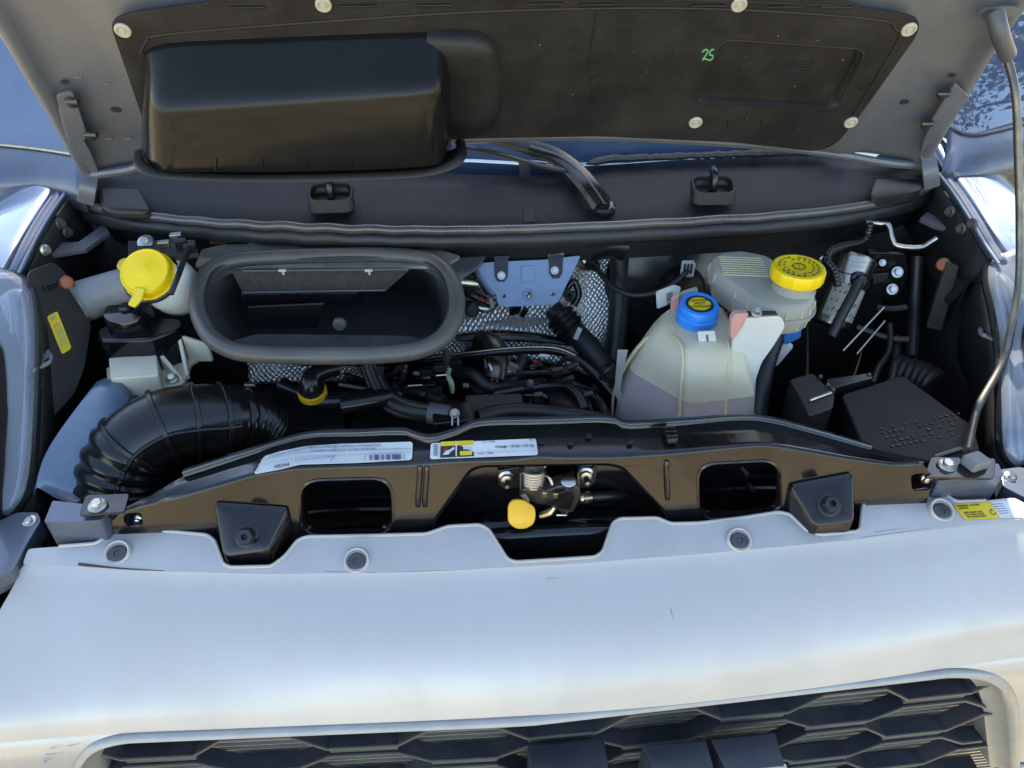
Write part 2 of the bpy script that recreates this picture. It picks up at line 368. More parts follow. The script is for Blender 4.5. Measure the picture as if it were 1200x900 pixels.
# drop first/last corner pieces so the loop closes along the seam
seamP = [fz(px, py) for px, py in seam]
bm = new()
plate(bm, lipP+list(reversed(seamP))[0:], [], (0, 0, -.003))
obj('flange', bm, MT['silver'], bump_t, bevel=.001)
rim = [p+V(0, 0, .0005) for p in rloop([fz(px, py) for px, py in lip], .006, 3)[4:-4]]
bm = new(); tube(bm, rim, .0026, n=8, sm=False)
obj('lip_edge', bm, MT['silver'], bump_t)
NB = 70
def brow(pts, z, lift=0):
    q = [at(px, py, z=z) for px, py in pts]; return resample(smooth_path(q, 5), NB)
def frow(pts, off): return resample(smooth_path([fz(px, py, off) for px, py in pts], 5), NB)
rows = [frow(seam, -.0008),
        frow([(24, 667), (200, 674), (400, 676), (600, 669), (800, 655), (1000, 637), (1230, 611)], -.0035),
        frow([(18, 683), (200, 689), (400, 692), (600, 685), (800, 672), (1000, 652), (1235, 622)], -.0105),
        frow([(10, 697), (200, 704), (400, 707), (600, 698), (800, 685), (1000, 664), (1245, 632)], -.0135),
        brow([(-20, 750), (200, 752), (400, 754), (600, 745), (800, 732), (1000, 710), (1260, 675)], .8465),
        brow([(-60, 810), (200, 798), (400, 796), (600, 787), (800, 775), (1000, 752), (1290, 715)], .8135),
        brow([(-80, 850), (100, 832), (300, 822), (600, 810), (800, 797), (1000, 772), (1200, 742), (1310, 735)], .791),
        brow([(-90, 868), (100, 849), (300, 839), (600, 826), (800, 812), (1000, 787), (1200, 757), (1320, 752)], .774),
        brow([(-95, 880), (100, 862), (300, 853), (600, 840), (800, 825), (1000, 800), (1200, 770), (1330, 765)], .758)]
last = rows[-1]
bm = new(); grid(bm, rows); PANTREE = BVHTree.FromBMesh(bm)
panel = obj('panel', bm, MT['silver'], bump_t, sub=1, angle=80)
GY = min(p.y for p in last)
# opening for the grille (cut as a prism running back from the front)
GP = pl((0, .528, 0), (0, -1, 0))
gyf = lambda x: .556+.055*max(0., x)
def gat(px, py, k=0.):
    p = at(px, py, y=.556)
    for _ in range(3): p = at(px, py, y=gyf(p.x)+k)
    return p
open_px = [(92, 905), (95, 886), (108, 870), (140, 860)]
go = [gat(px, py, -.012) for px, py in open_px[:3]]+[at(140, 862, z=.7525), at(600, 842, z=.7525), at(1120, 794, z=.7525)]+[gat(px, py, -.012) for px, py in ((1160, 792), (1180, 806), (1188, 830), (1188, 905))]
go = [V(p.x, .53, min(p.z, .7525)) for p in go]
go = rloop([V(go[0].x, .53, .45)]+go+[V(go[-1].x, .53, .45)], .03, 5)
def pfy(x):
    for a_, b_ in zip(last, last[1:]):
        if a_.x <= x <= b_.x: return a_.y+(b_.y-a_.y)*(x-a_.x)/max(b_.x-a_.x, 1e-6)
    return last[-1].y if x > 0 else last[0].y
def fk(k): return .012*(1-math.exp(-k/.015))
def side_x(z, right):
    L_ = [p for p in go if (p.x > 0) == right]; best = None
    for a_, b_ in zip(L_, L_[1:]):
        lo_, hi_ = min(a_.z, b_.z), max(a_.z, b_.z)
        if lo_-1e-6 <= z <= hi_+1e-6 and hi_ > lo_:
            x = a_.x+(b_.x-a_.x)*(z-a_.z)/(b_.z-a_.z)
            if best is None or abs(x) > abs(best): best = x
    return best if best is not None else L_[0].x
for right in (False, True):
    rows = []; xe = last[-1].x if right else last[0].x
    zs_ = [last[0].z]+[.7550, .7520]+[.7490-i*.004 for i in range(13)]+[.68, .64, .60, .54, .46]
    for i, z in enumerate(zs_):
        x0_ = side_x(min(z, .7520), right)*(.97 if z > .7545 else 1.003); k = max(0, .758-z)
        rows.append([V(x0_+(xe-x0_)*j/12, pfy(x0_+(xe-x0_)*j/12)-fk(k), z) for j in range(13)])
    bm = new(); grid(bm, rows); obj('corner_panel', bm, MT['silver'], bump_t, angle=80)
# stepped surround that leads in to the grille
def shrink(loop, dx, dz, dy, cx=0.03, cz=.55):
    out = []
    for p in loop:
        out.append(V(p.x-dx*(1 if p.x > cx else -.55)*min(1, abs(p.x-cx)/.3), p.y+dy, p.z-dz if p.z > cz else p.z))
    return out
L0 = [V(p.x, pfy(p.x)-fk(max(0, .758-p.z))-.0015, p.z) for p in go]
srows = [shrink(L0, -.007, -.004, .006), shrink(L0, -.004, -.002, -.001), shrink(L0, .004, .0015, -.003), shrink(L0, .010, .003, .003), shrink(L0, .014, .004, .012), shrink(L0, .036, .006, .018), shrink(L0, .040, .007, .05), shrink(L0, .040, .007, .13)]
bm = new(); skin(bm, srows, closed=False, cap=False)
obj('grille_surround', bm, MT['silver_in'], bump_t, solid=.002, angle=60)
# recessed screws in the flange
for px, py in ((138, 648), (418, 657), (866, 633), (1103, 598)):
    c = fz(px, py, .0005); ax = V(0, -.45, 1)
    bm = new(); lathe(bm, c, ax, [(.0195, -.001), (.0185, .003), (.0165, .0048), (.0145, .004), (.0135, -.0005), (.0115, -.001)], 28, cap=False)
    cup = obj('screw_cup', bm, MT['silver'], bump_t)
    bm = new(); lathe(bm, c+V(0, -.001, -.001), ax, [(.0125, 0), (.0125, .002), (.011, .003), (.005, .0032), (.0045, .0015)], 24)
    obj('screw', bm, MT['dark_steel'], cup)
# scratches and a hairline split in the flange
bm = new(); tube(bm, [fz(92, 661, .0005), fz(100, 662, .0005), fz(140, 666, .0004), fz(193, 669, .0001)], [.0016, .0022, .0013, .0004], n=6)
obj('scratch', bm, MT['ink'], bump_t)
bm = new(); tube(bm, [fz(954, 614, .0002), fz(957, 622, .0002), fz(963, 634, .0002)], .0004, n=5)
obj('split_line', bm, MT['ink_grey'], bump_t)
for a, b in (((51, 892), (62, 889)), ((54, 884), (75, 882)), ((59, 877), (68, 874)), ((52, 894), (56, 893)), ((80, 874), (96, 871)), ((380, 670), (440, 671)), ((640, 678), (655, 677)), ((786, 713), (789, 727)), ((1010, 630), (1090, 619)), ((1025, 624), (1060, 619))):
    zz = .897 if a[1] < 680 else .745
    if a[1] > 700 and a[1] < 760: zz = .874
    P = [fz(*a, .0), fz(*b, .0)] if zz > .88 else [at(*a, z=zz), at(*b, z=zz)] if zz > .8 else [at(*a, y=.5305), at(*b, y=.5305)]
    bm = new(); tube(bm, P, [.0007, .0003], n=5); obj('scratch', bm, MT['ink_grey'], bump_t)
for _ in range(22):
    px, py = random.uniform(30, 1170), random.uniform(690, 815); h_ = PANTREE.ray_cast(CAM, ray(px, py).normalized())
    if h_[0] is None: continue
    n_ = h_[1] if h_[1].z > 0 else -h_[1]; r_ = random.uniform(.0005, .0013)
    bm = new(); lathe(bm, h_[0]-n_*.0002, n_, [(r_, 0), (r_*.7, .0004)], 8); obj('stone_chip', bm, MT['ink_grey'], bump_t)
# yellow and white warning sticker at the right end of the flange
ST = .8995
q = [fz(1117, 591, .0012), fz(1160, 588, .0012), fz(1172, 607, .0012), fz(1131, 609, .0012)]
bm = new(); prism(bm, q, (0, 0, -.0006)); st1 = obj('warning_sticker', bm, MT['yellow_paper'], bump_t, label='yellow half of the warning sticker')
q2 = [fz(1160.4, 588, .0012), fz(1186, 586, .0012), fz(1199, 606, .0012), fz(1172.4, 607, .0012)]
bm = new(); prism(bm, q2, (0, 0, -.0006)); st2 = obj('warning_sticker', bm, MT['white_paper'], bump_t, label='white half of the warning sticker')
xd, yd = (q[1]-q[0]), (q[0]-q[3])
for i, (txt, u, v, s) in enumerate((('WARNING - DO NOT', .04, .86, .0042), ('REMOVE', .06, .70, .0042), ('KEEP HANDS AND', .1, .42, .0038), ('CLOTHING CLEAR', .1, .28, .0038), ('OF MOVING PARTS', .1, .13, .0038))):
    writing(txt, s, q[3]+xd*u+yd*v, xd, yd, MT['ink'], st1, lift=.0002, xs=.9)
writing('\u21bb', .012, q[3]+xd*.75+yd*.3, xd, yd, MT['ink'], st1, lift=.0002)
for i in range(5):
    p = q2[3]+(q2[1]-q2[0])*.10+yd*(.88-.15*i); writing('xxxxxxx xxxx xx'[:15-2*(i == 4)], .0030, p, q2[1]-q2[0], yd, MT['ink_grey'], st2, lift=.0002, xs=.8)

# ------------------------------------------------------------------ grille
gr = thing('grille', 'dark blue-black honeycomb grille with dusty edges below the bumper panel', 'grille', (0, .55, .45))
NX = [-.5465+.2850*k for k in range(-1, 6)]                     # neck centres of the first row
def bar_pts(zn, zh):
    o = []
    for x in NX: o += [(x-.050, zn), (x+.050, zn), (x+.096, zh), (x+.189, zh)]
    return o
gxl, gxr = gat(117, 885).x, gat(1152, 800).x
def xl_z(z): return min(gxl, gxl+(gat(112, 905).x-gxl)*(.69-z)/.06)-.016
def xr_z(z): return gxr+(gat(1142, 895).x-gxr)*(.70-z)/(.70-gat(1142, 895).z)+.014
def clipx(pts, a, b):
    o = []
    for (x0, z0), (x1, z1) in zip(pts, pts[1:]):
        if x1 < a or x0 > b: continue
        for x, z in ((x0, z0), (x1, z1)):
            if x < a: t = (a-x0)/(x1-x0); x, z = a, z0+(z1-z0)*t
            elif x > b: t = (b-x0)/(x1-x0); x, z = b, z0+(z1-z0)*t
            if not o or abs(o[-1][0]-x) > 1e-6: o.append((x, z))
    return o
BARS = [(.672, .710), (.650, .621), (.563, .600), (.541, .512), (.454, .491), (.432, .403)]
for row, (zn, zh) in enumerate(BARS):
    pts = clipx(bar_pts(zn, zh), xl_z((zn+zh)/2), xr_z((zn+zh)/2)); th = .0026
    bm = new(); loops = []
    for x, z in pts:
        y = gyf(x); loops.append([V(x, y, z), V(x, y, z-th), V(x, y+.006, z-th-.001), V(x, y+.027, z-th-.001), V(x, y+.027, z-.001), V(x, y+.003, z+.0005)])
    skin(bm, loops); b = obj('bar', bm, MT['grille'], gr, bevel=.0006)
    bm = new(); loops = []
    for x, z in pts: y = gyf(x); loops.append([V(x, y-.0014, z+.0006), V(x, y-.0014, z-th-.0006), V(x, y+.0010, z-th-.001), V(x, y+.0010, z+.0010)])
    skin(bm, loops); obj('front_edge', bm, MT['grille_edge'], b)
pts = clipx(bar_pts(.672, .710), gxl-.01, gxr+.01)
bm = new(); grid(bm, [[V(x, gyf(x)+.027, z-.004) for x, z in pts], [V(x, gyf(x)+.020, .775) for x, z in pts]]); obj('top_panel', bm, MT['grille'], gr, solid=.002)
for zt, zb, off in ((.672, .650, 0), (.621, .600, .1425), (.563, .541, 0), (.512, .491, .1425), (.454, .432, 0)):
    for x in NX:
        xc = x+off
        if not (gxl-.02 < xc-.05 and xc+.05 < xr_z(zt)+.02): continue
        bm = new(); y = gyf(xc); q = [V(xc-.049, gyf(xc-.049)+.004, zt-.0026), V(xc+.049, gyf(xc+.049)+.004, zt-.0026), V(xc+.049, gyf(xc+.049)+.004, zb), V(xc-.049, gyf(xc-.049)+.004, zb)]
        prism(bm, q, (0, .012, 0)); obj('neck', bm, MT['grille_edge'], gr, bevel=.002)
# block letters of the badge, only their tops reach into view
for pts, fc in (([(618, 873), (708, 866), (714, 905), (622, 905)], 'grille'), ([(752, 873), (828, 868), (838, 905), (770, 905)], 'grille'), ([(833, 866), (908, 858), (921, 899), (852, 905)], 'grille')):
    top = [at(px, py, z=.672) for px, py in pts]
    bm = new(); prism(bm, top, (0, 0, -.10)); o = obj('badge_letter', bm, MT[fc], gr, bevel=.002)
a, b = at(866, 899, z=.672), at(921, 894.5, z=.672)
bm = new(); prism(bm, [a, b, b+V(0, -.02, -.001), a+V(0, -.02, -.001)], (0, 0, -.09)); obj('badge_face', bm, MT['silver'], gr, bevel=.001, label='bright front of the badge letter')
# radiator behind the grille
rad = thing('radiator', 'dark radiator core with thin pale tubes seen through the grille', 'radiator', (0, .64, .42))
bm = new(); rl = [V(-.95, .590, 0), V(0, .590, 0), V(1.0, .645, 0)]
skin(bm, [[p+V(0, 0, .28), p+V(0, .03, .28), p+V(0, .03, .77), p+V(0, 0, .77)] for p in rl]); obj('fin_core', bm, MT['fins'], rad)
bm = new(); skin(bm, [[p+V(0, -.004, .0011), p+V(0, -.004, -.0011), p+V(0, .001, -.0011), p+V(0, .001, .0011)] for p in rl]); me0 = obj('tube', bm, MT['fin_tube'], rad)
my_ = me0.location.copy(); me0.location.z = .30
for i in range(1, 38):
    c = me0.copy(); COL.objects.link(c); c.location = (my_.x, my_.y, .30+i*.0115)
# ------------------------------------------------------------------ radiator support (upper crossmember)
FY = .775
FP = pl((0, FY, .97), (0, -1, .23))
sup = thing('radiator_support', 'glossy black pressed steel crossmember behind the silver bumper', 'crossmember', (0, FY, .80))
fedge = [(128, 612), (150, 599), (180, 592), (215, 583), (300, 558), (345, 551), (400, 549), (480, 547), (500, 546), (530, 543), (600, 541), (634, 536), (648, 538), (720, 538), (790, 533), (850, 527), (880, 524), (905, 524), (940, 530), (990, 539), (1050, 547), (1082, 545)]
fl = [on(px, py, FP) for px, py in fedge]
oval1 = rloop([on(px, py, FP) for px, py in ((352, 563), (458, 560), (461, 627), (354, 629))], .030, 6)
oval2 = rloop([on(px, py, FP) for px, py in ((818, 544), (912, 539), (915, 603), (820, 609))], .028, 6)
h1 = rloop([on(px, py, FP) for px, py in ((144, 602), (166, 600), (168, 617), (146, 618))], .009, 4)
h2 = rloop([on(px, py, FP) for px, py in ((1067, 556), (1090, 554), (1092, 574), (1069, 576))], .009, 4)
# pocket in the middle for the latch
pk = [(498, 660), (508, 614), (553, 551), (566, 547), (714, 545), (729, 549), (780, 602), (792, 655)]
pocket = rloop([on(px, py, FP) for px, py in pk], .014, 4)
bot = [on(1110, 600, FP), on(1092, 640, FP), on(560, 690, FP), on(130, 690, FP)]
fyz = lambda z: FY+.23*(z-.97)
bot = [V(fl[-1].x+.02, fyz(fl[-1].z-.02), fl[-1].z-.02), V(fl[-1].x+.02, fyz(.845), .845), V(fl[0].x, fyz(.845), .845)]
bm = new(); plate(bm, fl+bot, [oval1, oval2, h1, h2, pocket], (0, .003, 0))
beam = obj('front_face', bm, MT['gloss_black'], sup, bevel=.001, angle=30)
# rolled lips of the two windows
for L_, nm in ((oval1, 'window_lip'), (oval2, 'window_lip')):
    bm = new(); c = sum(L_, V(0, 0, 0))/len(L_)
    rows_ = [[p+(p-c)*.05+V(0, -.0012, 0) for p in L_], [p+V(0, -.0022, 0) for p in L_], [p+(c-p)*.03+V(0, .001, 0) for p in L_], [p+(c-p)*.035+V(0, .012, 0) for p in L_]]
    skin(bm, rows_, closed=True, cap=False); obj(nm, bm, MT['gloss_black'], sup, angle=70)
# the top: rounded front bend, flat top, raised rear flange
N_ = 80
A0 = resample(fl, N_)
rear = [(132, 600), (160, 590), (215, 556), (290, 530), (360, 510), (420, 507), (470, 506), (500, 513), (522, 511), (565, 495), (640, 493), (720, 492), (735, 497), (810, 494), (885, 491), (950, 505), (1020, 524), (1060, 533), (1085, 537)]
def rz(px): return 1.018-.075*min(1, abs((px-610)/500.))**2.2
rearP = resample([at(px, py, z=rz(px)) for px, py in rear], N_)
top_rows = [[p+V(0, .0005, -.004) for p in A0], [p+V(0, .0, .0005) for p in A0], [p+V(0, .004, .0035) for p in A0],
            [a.lerp(b, .14)+V(0, 0, .0035) for a, b in zip(A0, rearP)], [a.lerp(b, .5)+V(0, 0, .001) for a, b in zip(A0, rearP)], [a.lerp(b, .93) for a, b in zip(A0, rearP)]]
bm = new(); grid(bm, top_rows); TOPTREE = BVHTree.FromBMesh(bm); obj('top_face', bm, MT['gloss_black'], sup, solid=.002, angle=70)
fr_ = [(215, 553), (290, 529), (358, 509), (420, 506), (470, 504), (485, 508), (500, 512), (516, 510), (540, 502), (565, 493), (640, 491), (700, 489), (722, 491), (737, 496), (810, 492), (885, 488), (950, 503), (1020, 523)]
fp = [at(px, py, z=rz(px)+.004) for px, py in fr_]
fp = resample(smooth_path(fp, 4), 90)
bm = new(); loops = []
for p in fp: loops.append([p+V(0, -.006, -.008), p+V(0, -.004, .0), p+V(0, 0, .003), p+V(0, .004, .002), p+V(0, .007, -.006), p+V(0, .007, -.05), p+V(0, .004, -.05), p+V(0, .003, -.008)])
skin(bm, loops); obj('rear_flange', bm, MT['gloss_black'], sup, angle=50)
bm = new(); tube(bm, [p+V(0, -.0035, .0012) for p in fp], .0016, n=6, sm=False); obj('flange_edge', bm, MT['edge_metal'], sup)
# back wall behind the windows, with a shelf
bm = new(); box(bm, (.02, .865, .855), (.98, .004, .13)); obj('back_wall', bm, MT['gloss_black'], sup)
for px0, px1, py in ((362, 458, 602), (822, 912, 577)):
    a, b = at(px0, py, y=.85), at(px1, py-4, y=.85)
    bm = new(); tube(bm, [a, (a+b)/2+V(0, 0, .003), b], .006, n=8); obj('stiffener', bm, MT['gloss_black'], sup)
# latch pocket walls
pin = [p+V(0, .062, 0) for p in pocket]; cp = sum(pin, V(0, 0, 0))/len(pin)
rows_ = [[p+V(0, -.0012, 0)+(p-cp)*.03 for p in pocket], [p+V(0, -.001, 0) for p in pocket], [a.lerp(b, .15)+(cp-b)*.03 for a, b in zip(pocket, pin)], [a.lerp(b, .7)+(cp-b)*.05 for a, b in zip(pocket, pin)], [b+(cp-b)*.10 for b in pin]]
bm = new(); skin(bm, rows_, True, False)
bm.faces.new(bm.verts[-len(pin):]) if False else None
obj('latch_pocket', bm, MT['gloss_black'], sup, angle=75)
bm = new(); plate(bm, [b+(cp-b)*.09+V(0, -.002, 0) for b in pin], [], (0, .002, 0)); obj('pocket_back', bm, MT['gloss_black'], sup)
# lower ledge in front of the pocket, rounded nose towards the bumper
lr = []
for f_ in (0, .1, .25, .4, .55, .7, .85, 1):
    lx = 560+f_*185; k = math.sin(math.pi*min(max((f_-.05)/.9, 0), 1))**.4
    lr.append([on(lx, 640-f_*8, FP)+V(0, .055, .01), at(lx, 630-f_*10, y=FY+.006), at(lx, 622-f_*10-6*k, y=FY-.012), at(lx, 628-f_*10, y=FY-.026), at(lx, 640-f_*8, y=FY-.034), at(lx, 668-f_*8, y=FY-.038)])
bm = new(); grid(bm, lr); obj('lower_ledge', bm, MT['gloss_black'], sup, solid=.002, sub=1, angle=80)
# stiffening ribs either side of the latch
for (x0_, y0_, x1_, y1_) in ((496, 552, 494, 590), (781, 546, 782, 582)):
    for dx in ((-4, 4) if x0_ < 600 else (0,)):
        bm = new(); tube(bm, [on(x0_+dx, y0_-6, FP, -.001), on(x0_+dx, y0_+4, FP, .001), on(x1_+dx, y1_-6, FP, .001), on(x1_+dx, y1_+2, FP, -.002)], .0042, n=10, k=4)
        obj('rib', bm, MT['gloss_black'], sup)
# buffer seats with their hex buffers: pressed pads facing up
for pts, c, nm in ((((251, 586), (339, 592), (313, 646), (262, 653)), (290, 628), 0), (((924, 565), (999, 551), (1001, 612), (955, 617)), (971, 592), 1)):
    T4 = [on(*p, FP) for p in pts]
    # the pad leans: upper corners on the face, lower corners well forward of it
    q = [T4[0]+V(0, -.004, 0), T4[1]+V(0, -.004, 0), at(*pts[2], y=FY-.060), at(*pts[3], y=FY-.060)]
    n4 = (q[1]-q[0]).cross(q[3]-q[0]).normalized()
    if n4.z < 0: n4 = -n4
    ql = rloop(q, .010, 4)
    cc = sum(q, V(0, 0, 0))/4
    below = [V(p.x+(p.x-cc.x)*.10, p.y+.002, p.z-.035) for p in ql]
    back = [V(p.x+(p.x-cc.x)*.25, FY-.002, p.z-.05) for p in ql]
    bm = new(); skin(bm, [[p+(cc-p)*.5 for p in ql], [p+(cc-p)*.07 for p in ql], [p+(p-cc)*.01-n4*.002 for p in ql], below, back], True, False)
    bm.verts.ensure_lookup_table(); bm.faces.new([bm.verts[i] for i in range(len(ql))])
    pad = obj('buffer_seat', bm, MT['gloss_black'], sup, angle=60)
    pc = pl(cc, n4); c3 = on(*c, pc)
    bm = new(); lathe(bm, c3, n4, [(.0165, -.004), (.0165, .002), (.0145, .003), (.0125, .003)], 28); lathe(bm, c3, n4, [(.0125, .002), (.0125, .017), (.0105, .020), (.0050, .020), (.0045, .012)], 6)
    obj('rubber_buffer', bm, MT['rubber'], pad)
# end brackets with zinc bolts
for sx, pts, bolt in ((0, ((50, 640), (54, 606), (105, 604), (112, 588), (148, 586), (136, 612), (118, 632)), (115, 592)), (1, ((1083, 546), (1150, 543), (1150, 588), (1122, 590), (1098, 575)), (1109, 546))):
    pass
for sx, (x0_, x1_), y_, c in ((0, (92, 146), 590, (115, 593)), (1, (1083, 1165), 545, (1109, 546))):
    z_ = .955
    q = [at(x0_, y_+14, z=z_), at(x1_, y_+(10 if sx == 0 else 16), z=z_), at(x1_+(2 if sx else 6), y_-12+(4 if sx else 0), z=z_), at(x0_+8, y_-10, z=z_)]
    bm = new(); prism(bm, rloop(q, .006, 3), (0, 0, -.004)); e = obj('end_bracket', bm, MT['gloss_black'], sup, bevel=.001)
    bm = new(); o3 = at(*c, z=z_+.0005); hexbolt(bm, o3, (0, -.1, 1), .0075, .010, 1.75); obj('bolt', bm, MT['steel'], e)
    # painted lower step
    d = [at(px, py, z=.925) for px, py in (((56, 626), (122, 624), (136, 608), (66, 600)) if sx == 0 else ((1096, 577), (1172, 571), (1166, 556), (1088, 560)))]
    bm = new(); prism(bm, [p+V(0, .004, .02) for p in rloop(d, .004, 3)], (0, 0, -.055)); obj('end_step', bm, MT['navy'], sup, bevel=.002)
for (px, py) in ((163, 608), (1083, 560)):
    bm = new(); p = on(px, py, FP, -.02); lathe(bm, p, (0, -1, .2), [(.007, 0), (.007, .004), (.0045, .005), (.0045, .009), (.003, .0095)], 16); obj('bolt', bm, MT['steel'], sup)
for (px, py) in ((635, 517), (669, 518), (739, 516), (690, 510)):
    bm = new(); lathe(bm, at(px, py, z=1.0155), (0, 0, 1), [(.0042, -.002), (.0042, .0006), (.003, .0007)], 16); obj('grommet', bm, MT['rubber'], sup)
# rubber snap clip on the top face
bm = new(); a = at(785, 512, z=1.012); box(bm, a+V(0, 0, .004), (.016, .030, .010)); c_ = obj('snap_clip', bm, MT['black_satin'], sup, bevel=.003)
for k in (-1, 0, 1):
    bm = new(); box(bm, a+V(0, k*.009, .010), (.017, .003, .004)); obj('tooth', bm, MT['black_satin'], c_, bevel=.001)
# screws seen through the right window
for px, py in ((870, 549), (878, 568)):
    bm = new(); p = at(px, py, y=.858); cyl(bm, p, p+V(.002, -.016, .004), .0035, 12); obj('stud', bm, MT['brass'], sup)

def top_at(px, py, lift=.001):
    """point on the crossmember's top face"""
    best = None
    for i in range(N_-1):
        a = at(px, py, y=A0[i].y)
    h_ = TOPTREE.ray_cast(CAM, ray(px, py).normalized())
    if h_[0] is not None: return h_[0]+V(0, 0, lift)
    return at(px, py, z=rz(px)-.003+lift)
# stickers on the top face; they follow its bend
def sticker(outline, matl, name='sticker', lift=.0015, label=None):
    q = [top_at(px, py, lift) for px, py in outline]
    bm = new(); plate(bm, q, [], (0, 0, -.0006)); return obj(name, bm, matl, sup, label=label)
def rpx(pts, r=4, n=3): return [(p.x, p.y) for p in rloop([V(x, y, 0) for x, y in pts], r, n)]
s1 = sticker(rpx([(310, 537), (330, 531), (360, 525), (400, 522.5), (484, 520), (483, 541), (420, 544.5), (352, 546.5), (330, 552), (298, 558)], 4), MT['white_paper'], 'emission_label', .004, 'white paper label with small print and a bar code')
def lab(txt, px, py, size, m='ink_grey', parent=None, px2=None, py2=None, xs=1., lift=.0055):
    o = top_at(px, py, lift); o2 = top_at(px2 or px+20, py2 if py2 is not None else py-.6, lift); writing(txt, size, o, o2-o, V(0, 1, .1), MT[m], parent, lift=.0003, xs=xs)
lab('VEHICLE EMISSION CONTROL INFORMATION', 362, 527.5, .0050, 'ink_grey', s1, 482, 524, xs=1.0)
lab('CONFORMS TO REGULATIONS', 316, 538.5, .0045, 'ink_grey', s1, 356, 529)
lab('APPLICABLE TO NEW MOTOR VEHICLES  SEE MANUAL', 364, 531.5, .0038, 'ink_grey', s1, 482, 528)
lab('48044', 322, 550.5, .0085, 'ink', s1, 342, 547)
lab('THIS VEHICLE CATALYST GROUP', 346, 543.0, .0038, 'ink_grey', s1, 390, 538.5)
for a_, b_ in (((306, 542), (352, 533)), ((352, 533), (482, 529)), ((303, 548), (356, 538)), ((356, 538), (482, 533.5)), ((395, 525), (392, 532)), ((391, 538), (388, 544)), ((429, 536), (427, 543))):
    bm = new(); tube(bm, [top_at(*a_, .0056), top_at(*b_, .0056)], .0004, n=4); obj('rule', bm, MT['ink_grey'], s1)
for i in range(22):
    x = 434+i*1.9
    if random.random() < .15: continue
    bm = new(); tube(bm, [top_at(x, 536.4-i*.03, .0056), top_at(x+.2, 542.2-i*.03, .0056)], random.choice((.0005, .0008)), n=4); obj('bar_stripe', bm, MT['ink_blue'], s1)
s2 = sticker(rpx([(505, 520.5), (628, 515), (630.5, 534), (504, 539)], 3), MT['white_paper'], 'fan_label', .002, 'white label with yellow and black warning pictures')
def patch(pts, m, parent, lift=.0034, name='print'):
    bm = new(); plate(bm, [top_at(px, py, lift) for px, py in pts], [], (0, 0, -.0003)); return obj(name, bm, MT[m], parent)
patch([(516.5, 520.1), (555, 518.4), (555.6, 536.6), (516, 538.2)], 'ink', s2)
patch([(516.8, 520.1), (555, 518.4), (555.1, 523.6), (516.6, 525.2)], 'yellow_paper', s2, .0040)
patch([(539, 531.2), (553, 530.6), (553.3, 535.4), (539.2, 536)], 'yellow_paper', s2, .0040)
patch([(534, 521), (535.6, 521), (535.6, 537), (534, 537)], 'white_paper', s2, .0042)
patch([(519, 535.5), (522, 531), (527, 529.5), (532, 526), (533, 528.5), (528, 532), (526, 535)], 'white_paper', s2, .0042)
patch([(543, 527), (553, 526.6), (553, 528.6), (543, 529)], 'white_paper', s2, .0042)
patch([(519, 529), (524, 527), (525, 528.5), (520, 531)], 'ink_red', s2, .0043)
for i in range(7): patch([(508, 523+i*2), (513, 522.8+i*2), (513, 524+i*2), (508, 524.2+i*2)], 'ink_grey', s2, .0036)
lab('R-134a', 566, 520.2, .0060, 'ink_grey', s2, 600, 518.8, lift=.0035)
lab('Charge  1.0 lbs / 0.5 kg', 580, 526, .0058, 'ink', s2, 620, 524.2, lift=.0035)
lab('OIL    SAE', 560, 534, .0050, 'ink_grey', s2, 600, 532.2, lift=.0035)
lab('OK', 620, 517.6, .0040, 'ink', s2, 626, 517.4, lift=.0035)
bm = new(); tube(bm, [top_at(557, 533.0, .0036), top_at(629, 529.6, .0036)], .0003, n=4); obj('rule', bm, MT['ink_grey'], s2)

# ------------------------------------------------------------------ cowl, windshield, wiper
cow = thing('cowl', 'black grained plastic cowl panel at the foot of the windshield', 'cowl panel', (0, 1.36, 1.02))
CZ = 1.10
front = [(96, 240), (125, 247), (160, 253), (250, 262), (330, 266), (400, 269), (500, 271), (600, 270), (700, 266), (800, 261), (900, 255), (980, 247), (1040, 237), (1075, 227), (1092, 217)]
back = [(96, 208), (130, 200), (180, 197), (260, 195), (400, 198), (500, 203), (615, 207), (700, 196), (800, 190), (880, 187), (960, 183), (1020, 189), (1060, 195), (1098, 203)]
NC = 60
fr = resample(smooth_path([at(px, py, z=CZ) for px, py in front], 4), NC)
bk = resample(smooth_path([at(px, py, z=1.150) for px, py in back], 4), NC)
rows = [[a+V(0, -.002, -.03) for a in fr], [a+V(0, 0, -.004) for a in fr], [a.lerp(b, .05)+V(0, 0, .0) for a, b in zip(fr, bk)], [a.lerp(b, .35)+V(0, 0, -.004) for a, b in zip(fr, bk)], [a.lerp(b, .7) for a, b in zip(fr, bk)], bk]
bm = new(); grid(bm, rows); obj('panel', bm, MT['cowl'], cow, solid=.003, angle=60)
# bulb seal that runs along the front edge: shiny bead on top, ribbed strip below
sp = [p+V(0, -.004, .004) for p in resample(smooth_path([at(px, py, z=CZ+.004) for px, py in front], 4), 150)]
sp = [p+V(0, 0, .0016*math.sin(i*.9)*math.exp(-((i-38)/22.)**2)+.0010*math.sin(i*.55)*math.exp(-((i-104)/16.)**2)) for i, p in enumerate(sp)]
bm = new(); tube(bm, sp, .0085, n=12, sm=False); seal = obj('bulb_seal', bm, MT['bead'], cow)
bm = new(); loops = []
for i, p in enumerate(sp): loops.append([p+V(0, -.004, -.006), p+V(0, -.011, -.012-.0012*(i % 2)), p+V(0, -.013, -.026-.0012*((i+1) % 2)), p+V(0, -.008, -.034), p+V(0, .004, -.034), p+V(0, .004, -.008)])
skin(bm, loops); obj('ribbed_strip', bm, MT['rubber'], seal, angle=80)
